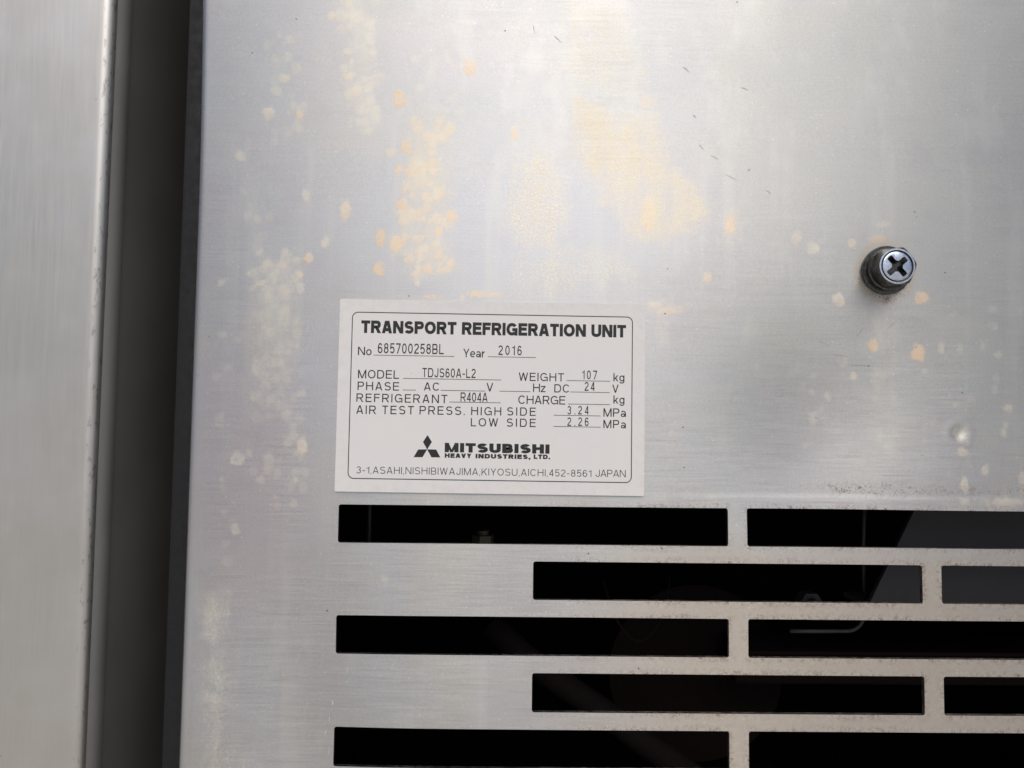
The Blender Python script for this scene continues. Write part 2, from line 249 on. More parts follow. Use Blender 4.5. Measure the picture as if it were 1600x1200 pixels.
# ------------------------------------------------------------------ refrigeration unit: the slotted cover and its dark box
unit = thing('refrigeration_unit', 'stained brushed steel cover with rows of long black ventilation slots', 'refrigeration unit', (0, 0, H))
U0, U1, V0, V1 = -102.1, 330.0, -449.0, 300.0
SLOTS = []
PITCH, SH = 17.68, 12.25
for r in range(9):
    v1 = -28.45 - r * PITCH; x = -52.95 if r % 2 == 0 else 10.15
    while x < 300:
        SLOTS.append((x, min(x + 126.4, 318.0), v1 - SH, v1)); x += 132.65
SPOTS = [
  (-58.7,132.8,2.3,1.9,0.3,0.5),(-51.9,133.0,4.0,2.3,0.2,0.5),(-73.0,118.9,2.1,1.9,0.1,0.4),(-74.3,111.9,2.3,2.1,0.2,0.5),(-78.9,100.1,2.7,2.5,0.3,0.5),(-72.3,100.2,1.7,1.3,0.1,0.4),
  (-68.7,100.5,1.7,1.9,0.4,0.6),(-71.1,103.0,1.5,1.3,0,0.35),(-88.2,85.6,2.1,2.3,0,0.4),(-35.9,105.2,2.5,3.1,0.8,0.8),(-33.4,89.5,1.9,3.1,0.6,0.7),(-38.5,87.3,2.3,1.9,0.3,0.5),
  (-50.6,108.4,1.9,2.1,0.1,0.5),(-46.6,108.5,1.9,2.1,0.1,0.5),(-52.4,113.0,2.1,1.7,0.3,0.5),(-46.7,112.2,2.9,1.3,0.1,0.45),(-48.4,101.9,2.1,2.5,0.1,0.4),(-53.1,68.1,2.3,4.0,0.5,0.6),
  (-66.3,72.8,1.5,3.1,0.1,0.4),(-59.5,57.5,1.7,2.5,0.1,0.5),(-64.4,52.1,1.9,2.3,0.5,0.7),(-41.3,59.3,2.1,3.3,0.8,0.8),(-41.7,48.6,2.1,3.1,0.8,0.8),(-36.0,57.2,2.5,3.6,0.7,0.8),
  (-34.5,70.1,2.5,2.3,0.8,0.7),(-29.2,67.0,1.9,2.1,0.7,0.7),(-18.2,66.7,2.7,2.1,0.8,0.7),(-21.9,74.6,1.7,2.5,0.7,0.7),(-22.1,61.7,1.7,2.5,0.7,0.7),(-22.2,53.6,1.9,2.1,0.7,0.7),
  (-25.7,48.8,1.9,2.5,0.7,0.7),(-29.0,44.1,1.5,1.7,0.3,0.6),(-28.5,51.6,1.5,1.5,0.3,0.6),(-31.6,52.0,1.3,1.5,0.3,0.5),(-72.6,52.8,2.1,2.7,0.1,0.4),(-80.8,53.8,1.7,1.7,0.0,0.35),
  (-68.2,45.7,1.9,2.3,0.5,0.6),(-75.2,47.1,1.7,1.9,0.2,0.45),(-80.1,43.4,2.3,1.9,0.3,0.5),(-77.5,41.3,1.9,1.7,0.6,0.5),(-70.2,41.8,1.7,2.5,0.1,0.4),(-78.6,29.0,1.5,1.3,0.5,0.4),
  (-93.3,43.2,1.7,1.7,0,0.35),(-86.0,-14.0,2.7,2.7,0,0.45),(-65.3,-9.8,2.1,3.3,0.3,0.6),(-76.6,-12.4,1.0,1.0,0.4,0.5),(-66.8,-20.4,1.7,1.7,0,0.35),(-72.9,16.9,1.5,1.5,0,0.35),
  (-77.3,13.3,1.3,1.3,0,0.35),(-85.9,-37.0,1.9,2.5,0.2,0.35),(-37.8,-52.2,1.5,1.3,0.2,0.25),(74.3,65.3,1.9,3.8,0.95,0.75),(47.6,68.2,2.7,6.3,0.95,0.6),(66.8,47.6,1.9,1.9,0.5,0.6),
  (96.7,61.0,1.9,2.9,0.3,0.3),(102.5,57.6,2.3,2.5,0.2,0.45),(123.9,61.1,3.6,1.9,0.85,0.45),(125.7,65.7,2.9,1.7,0.3,0.3),(115.1,59.5,1.9,1.9,0.5,0.5),(110.8,40.8,2.3,2.5,0.2,0.6),
  (138.2,41.4,2.7,2.7,0.8,0.6),(126.4,39.9,3.3,1.3,0.85,0.4),(122.3,26.0,2.1,2.9,0.9,0.8),(136.8,23.2,2.5,3.3,0.9,0.8),(116.2,15.2,1.5,1.7,0.4,0.5),(144.7,25.1,1.5,2.3,0,0.35),
  (102.7,0.9,1.7,2.9,0.1,0.3),(107.4,8.7,1.3,1.9,0.0,0.3),(162.1,32.7,1.5,2.1,0,0.3),(166.2,5.2,2.1,1.7,0.3,0.45),(164.7,-2.6,1.3,2.5,0,0.35),(151.0,-9.2,1.9,2.3,0.3,0.5),
  (153.4,-14.4,0.8,1.7,0.1,0.4),(151.2,-20.1,1.7,3.3,0.3,0.6),(158.2,-15.2,1.5,2.7,0.2,0.55),(170.2,-18.2,1.3,5.0,0.3,0.5),(165.4,-25.6,7.9,1.7,0.4,0.45),(150.0,-3.2,2.7,2.7,0.0,0.4),
  (151.0,-25.5,1.9,1.7,0.3,0.35),(-12.8,116.5,2.5,3.1,0.6,0.7),(2.7,94.5,1.7,2.9,0.4,0.6),(-23.8,39.5,4.6,1.0,0.8,0.6),(-6.8,40.4,7.9,1.5,0.6,0.55),(-14.2,39.7,1.9,1.0,0.4,0.5),
  (46.9,106.2,3.8,2.5,0.4,0.25),(54.7,36.2,5.4,1.7,0.75,0.35),(49.2,38.0,2.9,1.7,0.4,0.4),(126.3,34.0,1.0,7.1,0.8,0.22),(126.2,18.0,0.8,9.4,0.7,0.16),(-55.7,129.2,1.4,1.4,0.1,0.43),
  (-44.2,102.2,1.4,1.4,0.04,0.27),(-45.9,130.4,2.1,2.4,0.05,0.31),(-44.7,110.5,2.2,1.8,0.15,0.38),(-52.5,116.2,1.4,2.1,0.22,0.36),(-46.0,126.2,1.9,2.1,0.13,0.33),(-48.4,111.8,1.3,1.7,0.01,0.26),
  (-50.0,110.4,1.6,1.7,0.25,0.29),(-53.4,120.7,1.6,1.8,0.19,0.31),(-43.3,113.8,1.1,1.3,0.19,0.37),(-53.0,129.2,1.3,1.2,0.17,0.43),(-46.1,94.8,1.7,2.0,0.24,0.41),(-44.7,120.9,1.9,1.7,0.05,0.34),
  (-52.0,134.1,1.9,1.8,0.01,0.28),(-48.9,102.9,1.2,1.9,0.11,0.29),(-55.1,137.8,1.4,1.3,0.01,0.35),(-45.1,128.7,1.3,1.6,0.1,0.45),(-52.1,117.5,1.3,1.7,0.06,0.43),(-47.6,100.6,1.1,1.2,0.05,0.3),
  (-52.1,98.7,1.5,1.4,0.25,0.33),(-46.5,97.3,2.0,2.1,0.02,0.29),(-43.3,98.7,1.9,2.3,0.2,0.38),(-47.1,101.4,1.9,1.8,0.23,0.44),(-44.5,137.2,2.1,1.8,0.22,0.28),(-47.0,94.1,1.1,1.5,0.14,0.4),
  (-51.8,96.0,1.4,1.1,0.22,0.27),(-44.1,101.7,2.0,2.5,0.05,0.38),(-46.1,124.8,1.8,2.1,0.01,0.26),(-47.8,112.0,2.0,1.8,0.09,0.4),(-54.2,115.3,2.1,1.7,0.14,0.33),(-49.5,102.7,1.4,1.9,0.02,0.27),
  (-42.9,110.8,1.6,2.1,0.19,0.26),(-51.6,98.2,1.6,1.6,0.2,0.28),(-51.8,98.5,1.3,1.4,0.14,0.43),(-52.9,106.3,1.5,1.6,0.18,0.35),(-53.0,137.0,1.8,2.3,0.25,0.38),(-45.9,108.1,1.7,1.6,0.23,0.31),
  (-44.6,99.0,1.7,1.6,0.19,0.32),(-51.5,108.7,1.1,1.6,0.04,0.43),(-49.4,122.7,1.6,1.4,0.1,0.44),(-49.0,132.0,1.4,1.3,0.01,0.44),(-44.0,100.8,2.2,1.8,0.15,0.35),(-42.8,113.1,2.2,1.7,0.16,0.39),
  (-45.7,104.8,1.8,2.5,0.1,0.37),(-45.8,97.5,1.3,1.5,0.16,0.45),(-49.4,97.4,1.7,1.6,0.1,0.25),(-50.4,131.8,1.9,1.9,0.24,0.37),(-55.8,133.1,2.4,2.6,0.15,0.31),(-78.2,123.5,1.7,1.9,0.12,0.14),
  (-76.8,117.8,1.9,2.7,0.1,0.21),(-77.1,90.3,1.5,1.6,0.0,0.17),(-80.0,122.2,2.1,2.9,0.11,0.24),(-68.0,102.1,2.3,2.4,0.1,0.24),(-71.9,105.9,1.6,1.5,0.01,0.15),(-76.7,93.6,1.7,2.1,0.05,0.18),
  (-77.2,110.8,1.8,2.8,0.02,0.15),(-71.1,94.7,1.5,1.6,0.11,0.15),(-69.2,95.6,2.2,2.5,0.06,0.26),(-73.2,95.2,1.4,1.7,0.05,0.22),(-73.6,92.8,1.3,1.2,0.13,0.23),(-70.3,115.3,1.8,2.3,0.13,0.26),
  (-73.0,93.3,2.0,2.2,0.15,0.18),(-73.8,123.9,1.8,2.0,0.04,0.15),(-73.1,124.3,2.3,2.0,0.15,0.25),(-76.8,107.5,2.2,2.4,0.0,0.24),(-75.9,125.7,1.3,1.8,0.11,0.25),(-25.9,93.8,1.6,2.0,0.59,0.55),
  (-30.0,85.2,2.2,2.4,0.43,0.43),(-22.4,98.2,2.0,2.7,0.42,0.53),(-29.8,85.5,1.8,2.1,0.31,0.45),(-19.2,94.1,1.7,1.4,0.6,0.43),(-30.2,96.9,2.3,2.8,0.45,0.42),(-24.9,93.2,2.0,2.2,0.55,0.42),
  (-29.1,83.6,2.0,2.4,0.32,0.57),(-22.7,95.7,1.6,1.4,0.36,0.41),(-26.6,93.4,2.3,2.3,0.6,0.43),(-19.3,95.2,2.3,2.9,0.32,0.58),(-25.1,87.7,1.8,2.0,0.34,0.5),(-25.1,90.1,1.9,2.2,0.53,0.41),
  (-29.4,96.0,1.7,1.6,0.49,0.47),(-21.7,92.9,2.0,2.3,0.59,0.44),(-31.2,97.9,2.3,2.7,0.45,0.41),(-27.3,78.3,1.7,2.0,0.54,0.52),(-33.8,75.5,1.8,2.0,0.52,0.47),(-29.5,78.5,2.3,3.1,0.56,0.49),
  (-25.8,72.3,2.3,1.9,0.52,0.61),(-36.0,81.4,1.6,1.9,0.48,0.58),(-32.2,80.8,2.2,2.9,0.72,0.5),(-29.5,77.7,2.0,2.6,0.43,0.54),(-24.6,82.0,2.5,2.0,0.63,0.57),(-24.8,83.3,2.0,3.1,0.66,0.57),
  (-30.9,73.6,1.7,2.1,0.43,0.54),(-27.8,78.7,2.8,2.4,0.52,0.45),(-23.2,74.0,2.0,2.5,0.38,0.53),(-31.2,66.5,2.7,2.9,0.43,0.63),(-21.8,66.4,1.3,1.7,0.56,0.53),(-27.6,82.4,2.3,2.4,0.57,0.59),
  (-30.1,82.9,1.5,2.1,0.48,0.52),(-29.2,78.8,1.8,1.6,0.73,0.48),(-26.4,69.3,1.8,2.1,0.65,0.55),(-31.2,73.8,1.9,2.3,0.61,0.56),(-26.5,73.0,2.1,2.1,0.64,0.64),(-31.1,75.4,1.8,1.9,0.48,0.49),
  (-31.2,74.8,2.0,2.0,0.7,0.61),(-25.6,77.9,1.5,2.4,0.36,0.45),(-34.4,67.3,2.2,2.1,0.45,0.64),(-33.0,76.5,2.2,2.0,0.39,0.61),(-35.5,82.2,1.9,1.8,0.64,0.56),(-29.8,47.1,1.6,1.3,0.43,0.56),
  (-28.1,54.9,1.9,2.4,0.44,0.46),(-34.5,58.3,1.2,1.2,0.46,0.56),(-19.8,51.4,1.6,1.9,0.44,0.59),(-20.7,64.0,2.3,2.4,0.55,0.52),(-20.1,52.2,1.8,2.2,0.4,0.5),(-20.7,65.3,1.8,1.7,0.36,0.52),
  (-28.8,49.0,1.5,2.0,0.34,0.58),(-23.5,65.8,1.8,2.2,0.4,0.47),(-33.6,58.9,1.9,2.1,0.64,0.57),(-18.2,50.8,2.2,2.0,0.48,0.56),(-19.4,50.9,1.9,1.8,0.52,0.48),(-32.5,53.4,1.4,1.6,0.41,0.46),
  (-21.6,50.2,1.5,1.7,0.5,0.49),(-34.6,64.7,1.7,1.8,0.38,0.57),(-25.4,64.7,1.1,1.3,0.58,0.48),(-27.2,65.7,1.5,1.7,0.55,0.59),(-27.4,59.4,1.2,1.2,0.6,0.5),(-20.1,52.4,1.4,1.5,0.47,0.51),
  (-21.5,64.7,2.0,2.2,0.55,0.57),(-27.8,52.4,2.2,1.7,0.35,0.48),(-23.1,57.2,1.9,1.7,0.5,0.49),(-31.0,53.5,1.2,1.4,0.61,0.49),(-21.4,48.2,1.5,1.8,0.64,0.55),(-28.9,58.4,1.8,1.7,0.61,0.53),
  (-30.7,64.5,1.3,1.2,0.49,0.49),(-21.6,50.1,1.5,1.6,0.39,0.59),(-28.5,65.8,1.5,1.9,0.61,0.5),(-31.7,52.2,2.4,1.9,0.57,0.5),(-31.9,65.2,1.8,2.0,0.34,0.48),(-29.4,58.9,1.9,1.9,0.62,0.55),
  (-21.1,51.5,1.5,1.5,0.53,0.56),(-19.4,48.7,1.6,2.2,0.33,0.51),(-26.6,55.4,1.5,1.9,0.36,0.51),(-78.2,49.7,2.1,2.0,0.24,0.4),(-79.9,47.8,2.1,1.8,0.3,0.31),(-77.8,39.1,1.9,2.5,0.18,0.42),
  (-78.7,40.9,1.8,1.8,0.21,0.35),(-75.5,46.9,1.7,2.1,0.4,0.42),(-67.3,41.8,1.9,2.5,0.13,0.41),(-73.4,50.2,2.3,1.8,0.3,0.42),(-71.3,51.9,2.0,2.5,0.1,0.36),(-68.9,45.0,2.0,2.2,0.22,0.42),
  (-72.3,40.7,2.7,3.0,0.29,0.34),(-70.2,41.5,2.1,2.1,0.2,0.34),(-83.1,46.5,2.1,2.1,0.13,0.39),(-69.3,51.0,2.1,1.7,0.22,0.42),(-76.5,44.6,2.1,3.0,0.25,0.34),(-76.6,27.1,2.0,2.3,0.16,0.3),
  (-79.0,15.8,2.3,2.7,0.1,0.25),(-78.7,13.9,1.8,1.8,0.21,0.23),(-72.5,31.4,2.4,2.7,0.11,0.24),(-75.6,17.3,2.0,2.6,0.22,0.29),(-70.6,14.2,2.0,1.6,0.03,0.25),(-78.3,33.4,1.8,2.2,0.09,0.31),
  (-75.6,36.0,1.7,2.0,0.09,0.23),(-73.9,20.4,1.9,2.2,0.12,0.2),(-77.0,17.2,2.0,2.6,0.07,0.27),(-74.0,11.9,2.3,2.0,0.25,0.24),(-80.9,17.9,1.3,1.6,0.06,0.29),(-72.4,33.5,2.5,3.0,0.21,0.3),
  (-76.1,37.3,1.7,2.1,0.18,0.21),(-80.9,32.9,2.4,2.0,0.03,0.2),(-81.0,6.3,2.3,1.9,0.17,0.23),(-76.0,17.6,1.8,1.7,0.25,0.26),(-72.9,7.4,1.2,2.0,0.17,0.29),(-78.2,11.2,2.3,1.9,0.13,0.31),
  (-70.5,20.5,1.5,1.7,0.14,0.3),(-73.1,22.6,2.1,2.2,0.1,0.22),(-78.1,10.4,2.0,2.9,0.05,0.24),(-67.9,26.6,2.0,2.1,0.19,0.24),(-80.1,32.6,2.3,2.7,0.02,0.25),(-73.9,33.9,1.5,1.9,0.04,0.29),
  (-78.1,33.1,2.0,2.2,0.2,0.26),(-70.9,12.2,2.1,2.5,0.11,0.22),(-77.5,10.3,2.0,2.6,0.16,0.29),(-68.1,22.9,1.6,1.7,0.05,0.25),(-80.7,14.7,1.9,2.6,0.12,0.29),(-68.2,31.0,1.3,1.7,0.13,0.25),
  (-77.6,18.2,2.0,2.4,0.18,0.22),(-71.5,13.8,2.1,2.6,0.04,0.2),(-69.8,23.2,1.7,2.0,0.24,0.29),(-69.5,-0.1,1.7,2.2,0.07,0.26),(-73.3,-26.5,1.5,1.3,0.02,0.26),(-78.8,-1.3,1.8,1.6,0.06,0.14),
  (-69.4,-1.9,1.9,2.4,0.01,0.17),(-76.2,-16.9,2.0,2.9,0.15,0.23),(-72.7,-28.8,1.5,1.9,0.16,0.22),(-68.4,-22.9,1.7,2.5,0.11,0.18),(-70.9,3.1,1.4,1.6,0.04,0.16),(-75.6,5.1,1.9,2.1,0.03,0.22),
  (-78.3,-21.1,1.7,1.9,0.02,0.25),(-68.1,4.9,1.3,1.3,0.16,0.19),(-67.6,-28.3,1.8,2.0,0.12,0.28),(-80.2,-0.6,2.4,2.6,0.09,0.13),(-68.0,-0.6,1.6,1.6,0.03,0.14),(-68.3,5.6,1.5,1.7,0.15,0.15),
  (-70.1,-8.7,1.9,2.2,0.16,0.26),(-82.4,-12.8,1.4,1.6,0.09,0.23),(-76.0,-0.5,1.8,2.1,0.06,0.14),(-67.9,-6.4,1.9,2.3,0.1,0.26),(-75.6,-14.3,2.4,2.9,0.16,0.28),(-67.3,-18.7,1.8,2.3,0.19,0.27),
  (-73.0,-18.5,1.6,2.2,0.13,0.25),(-80.8,-18.2,1.6,2.2,0.14,0.18),(-67.0,-12.0,1.9,1.8,0.09,0.24),(-70.2,0.3,2.5,2.3,0.12,0.28),(-64.4,-23.0,1.5,2.2,0.02,0.24),(-68.5,-3.3,1.9,2.1,0.06,0.28),
  (-65.3,-13.7,1.1,1.3,0.06,0.28),(-72.6,3.1,1.9,2.1,0.04,0.14),(-72.8,-14.8,1.5,1.6,0.14,0.17),(-66.6,-0.8,2.1,2.0,0.12,0.19),(-63.9,-18.5,1.7,2.1,0.1,0.19),(-66.1,7.4,2.0,1.8,0.18,0.25),
  (-68.6,-1.0,1.3,1.6,0.14,0.17),(-85.2,65.6,2.0,2.4,0.07,0.18),(-79.7,38.0,1.9,2.3,0.05,0.16),(-81.3,45.2,2.0,2.0,0.02,0.22),(-83.3,41.3,1.7,1.4,0.03,0.2),(-78.7,59.7,1.4,1.2,0.07,0.12),
  (-81.9,64.5,1.8,1.9,0.13,0.24),(-81.0,58.8,1.9,2.1,0.06,0.15),(-84.5,69.2,1.3,1.6,0.13,0.14),(-78.6,65.1,1.9,1.9,0.13,0.16),(-77.7,51.4,1.3,1.6,0.01,0.19),(-81.8,55.1,1.9,2.1,0.12,0.14),
  (-86.4,73.7,1.6,1.7,0.13,0.17),(-15.5,100.9,2.5,2.6,0.0,0.14),(-24.6,118.9,2.3,2.0,0.2,0.12),(-24.3,102.8,2.1,1.8,0.12,0.18),(-31.1,118.8,1.9,1.9,0.05,0.17),(-25.2,112.4,1.4,1.8,0.08,0.12),
  (-21.0,101.8,2.1,2.0,0.03,0.16),(-19.9,118.8,1.9,2.1,0.13,0.16),(-25.1,117.3,1.6,1.8,0.19,0.17),(-29.1,109.1,2.0,2.3,0.06,0.21),(-18.1,105.2,2.8,2.3,0.18,0.16),(-29.1,108.2,1.7,1.6,0.2,0.21),
  (-21.3,110.3,2.1,2.5,0.2,0.14),(-25.7,114.1,1.3,1.4,0.15,0.12),(-14.9,108.7,2.2,1.8,0.07,0.12),(-25.9,122.1,2.3,2.2,0.01,0.11),(-24.1,116.7,1.2,1.7,0.05,0.11),(-28.0,101.9,1.8,2.8,0.09,0.14),
  (-20.1,120.4,1.9,1.9,0.04,0.14),(163.4,22.9,1.8,1.7,0.07,0.29),(155.7,10.2,1.0,0.9,0.04,0.22),(150.8,26.1,1.2,1.2,0.03,0.27),(148.6,5.9,1.2,1.5,0.07,0.22),(153.5,-14.3,1.3,1.5,0.06,0.25),
  (137.4,16.0,0.7,0.9,0.04,0.23),(152.6,-6.6,1.4,1.5,0.16,0.23),(150.8,25.1,1.4,2.2,0.02,0.28),(140.0,5.5,1.1,1.3,0.16,0.27),(158.4,25.1,1.4,2.0,0.05,0.23),(154.0,7.9,1.5,1.7,0.19,0.24),
  (146.4,-16.7,1.2,1.4,0.1,0.15),(162.2,11.3,1.5,1.8,0.18,0.26),(141.8,0.5,1.3,1.5,0.1,0.15),(152.9,-11.2,1.1,1.0,0.03,0.23),(171.1,37.6,1.3,1.8,0.12,0.14),(138.9,-6.0,1.1,1.3,0.19,0.27),
  (157.8,27.6,1.0,1.0,0.13,0.15),(150.7,8.1,0.9,1.1,0.15,0.29),(161.5,32.7,1.4,1.8,0.08,0.15),(165.2,-0.2,1.2,1.1,0.2,0.3),(161.7,37.8,1.8,1.6,0.15,0.22),(139.0,17.3,1.2,1.1,0.11,0.24),
  (162.5,15.2,1.3,1.8,0.01,0.22),(166.7,-17.9,1.3,1.1,0.14,0.26),(148.6,36.1,1.6,1.3,0.09,0.28),(112.8,19.4,1.6,1.5,0.12,0.16),(112.8,15.7,0.9,0.8,0.16,0.24),(113.2,21.1,1.4,1.2,0.17,0.25),
  (99.8,12.1,1.3,1.8,0.12,0.2),(102.7,10.0,1.4,1.4,0.08,0.25),(100.5,-7.7,1.5,1.4,0.05,0.17),(105.2,1.3,0.8,0.9,0.11,0.21),(103.2,15.2,1.4,1.4,0.09,0.25),(111.8,12.9,0.7,0.9,0.02,0.15),
  (105.5,4.3,1.5,1.4,0.18,0.28),(102.3,-7.0,1.0,0.8,0.01,0.26),(106.9,1.7,1.0,0.9,0.1,0.25),(-92.1,-1.1,2.0,2.4,0.01,0.19),(-93.6,11.8,1.9,2.0,0.1,0.16),(-90.5,-20.9,1.5,1.4,0.09,0.18),
  (-92.6,26.1,2.3,1.8,0.18,0.21),(-90.3,-23.1,1.4,1.8,0.02,0.15),(-89.9,15.5,1.7,1.9,0.03,0.19),(-89.7,-31.2,1.6,1.9,0.14,0.2),(-88.3,-47.4,2.1,2.4,0.07,0.15),(-87.3,-34.0,1.5,1.4,0.03,0.14),
  (-86.8,24.6,1.1,1.8,0.06,0.17),(-92.0,-2.4,2.1,2.0,0.17,0.19),(-89.1,-41.4,1.8,1.7,0.07,0.17),(-87.1,-28.2,1.5,1.2,0.12,0.14),(-94.1,22.7,1.3,1.4,0.1,0.15)]
CRUSTS_AND_BANDS = [
  ([(21.4,110.1),(30.4,104.8),(35.8,97.3),(44.4,105.1),(50.8,99.7),(55.1,84.5),(63.7,78.2),(67.9,69.6),(61.5,61.9),(51.9,59.6),(46.6,56.8),(41.3,60.5),(35.9,69.1),(31.6,73.3),(31.6,77.6),(25.2,81.9),(23.0,90.5),(21.4,99.2)],0.45,0.95,0.55),([(39.0,99.5),(49.7,97.5),(54.0,84.5),(51.9,69.3),(55.1,60.3),(42.3,60.1),(41.2,71.3),(35.9,79.9)],0.7,0.8,0.25),([(1.7,88.0),(8.1,90.2),(16.2,87.1),(18.9,75.3),(18.6,57.0),(24.3,54.9),(16.9,53.3),(12.7,53.7),(2.1,55.7),(0.2,68.5)],0.3,0.95,0.78),([(2.1,54.6),(12.7,53.7),(36.0,56.2),(44.5,47.7),(23.4,42.1),(6.5,39.1),(0.1,45.0)],0.25,0.8,0.9),([(18.3,139.9),(35.6,139.1),(41.1,128.1),(46.5,117.2),(44.4,105.1),(31.5,108.1),(21.4,110.1),(17.4,125.5)],0.12,0.6,0.75),([(71.8,69.6),(76.0,71.4),(79.3,72.8),(78.2,66.5),(77.1,60.2),(71.7,60.6),(69.6,63.5)],0.35,0.6,0.3),
  ([(-95.0,-56.8),(-88.5,-56.7),(-86.3,-75.8),(-86.5,-93.8),(-86.6,-113.6),(-93.5,-113.7),(-93.0,-87.9),(-95.3,-71.9)],0.3,0.6,0.6),([(53.0,24.5),(46.6,32.9),(46.2,39.2),(55.5,40.4),(59.3,34.1),(55.1,33.0)],0.25,0.3,0.4),([(46.8,-24.7),(69.7,-23.5),(71.8,-27.6),(46.8,-27.8)],0.2,0.4,0.9),([(145.3,-26.8),(170.7,-23.4),(170.6,-27.8),(145.3,-28.1)],0.3,0.4,0.5),([(121.4,37.1),(125.3,37.1),(125.0,4.3),(124.2,-14.6),(122.3,-14.6),(121.5,12.7)],0.0,0.3,0.1),([(128.2,37.2),(131.2,36.1),(130.0,12.8),(128.7,-12.4),(127.0,-12.4)],0.0,0.25,0.1),  # last two outlines: pale upright bands below the bolt
  ([(-31.4,97.2),(-19.7,96.3),(-19.7,68.2),(-16.7,65.0),(-20.6,46.4),(-31.5,46.2),(-37.5,52.9),(-34.2,74.4)],0.4,0.45,0.25),([(-54.8,140.7),(-43.7,140.9),(-43.5,113.3),(-45.6,93.2),(-51.6,95.8),(-55.3,117.5)],0.1,0.3,0.2),([(-82.5,52.3),(-67.4,51.4),(-67.6,31.3),(-69.2,4.0),(-81.6,4.9),(-81.5,35.3)],0.08,0.28,0.25),([(-92.5,-101.8),(-77.3,-103.7),(-78.0,-113.6),(-92.1,-113.6)],0.2,0.3,0.9)]

def axis(lo, hi, fine0, fine1, step, coarse, marks):
    a = list(np.arange(fine0, fine1 + 1e-6, step)) + list(np.arange(lo, fine0, coarse)) + list(np.arange(fine1 + coarse, hi, coarse)) + [lo, hi]
    a = sorted(x for x in a if all(abs(x - m) > 0.35 for m in marks)) + list(marks)
    out = []
    for x in sorted(a):
        if not out or x - out[-1] > 0.05: out.append(float(x))
    return np.array(out)
BEND = 2.0
us = axis(U0 + BEND, U1, U0 + BEND, 182, 0.85, 6.0, sorted({s[0] for s in SLOTS} | {s[1] for s in SLOTS}))
vs_ = axis(V0, V1, -118, 150, 0.85, 6.0, sorted({s[2] for s in SLOTS} | {s[3] for s in SLOTS}))
STEP_V = -24.4
def sstep(x, a, b):
    t = np.clip((x - a) / (b - a), 0, 1); return t * t * (3 - 2 * t)
def relief(u, v):                                            # millimetres, positive goes inwards
    u = np.asarray(u, float); v = np.asarray(v, float)
    away = sstep(np.maximum(np.abs(u + 4.06) - 52, np.abs(v - 6.8) - 33), 0, 30)
    w = 0.10 * np.sin(u / 23.0 + 0.8) * np.cos(v / 31.0 + 0.3) + 0.16 * np.sin(u / 47.0 - v / 60.0 + 1.0)
    w = w * (0.25 + 0.75 * away)
    w = w - 0.16 * sstep(-v, -STEP_V - 0.6, -STEP_V + 0.6) * sstep(u, 20, 95)
    w = w + 3.4 * np.exp(-((u - 104) / 31) ** 2 - ((v + 1) / 30) ** 2)           # shallow dent added right of the plate to darken the reflection there
    w = w - 0.0004 * np.clip(v - 60, 0, 90) ** 2                                  # bow added towards the top to dim what it reflects
    w = w + 1.2 * np.exp(-((u + 62) / 22) ** 2 - ((v + 98) / 28) ** 2)            # hollow added beside the left slot ends to shift the reflection
    q = np.hypot(u - 150.03, v + 3.2)
    w = w + 0.5 * np.exp(-(q / 1.6) ** 2) - 0.08 * np.exp(-((q - 3.6) / 1.3) ** 2)
    return w

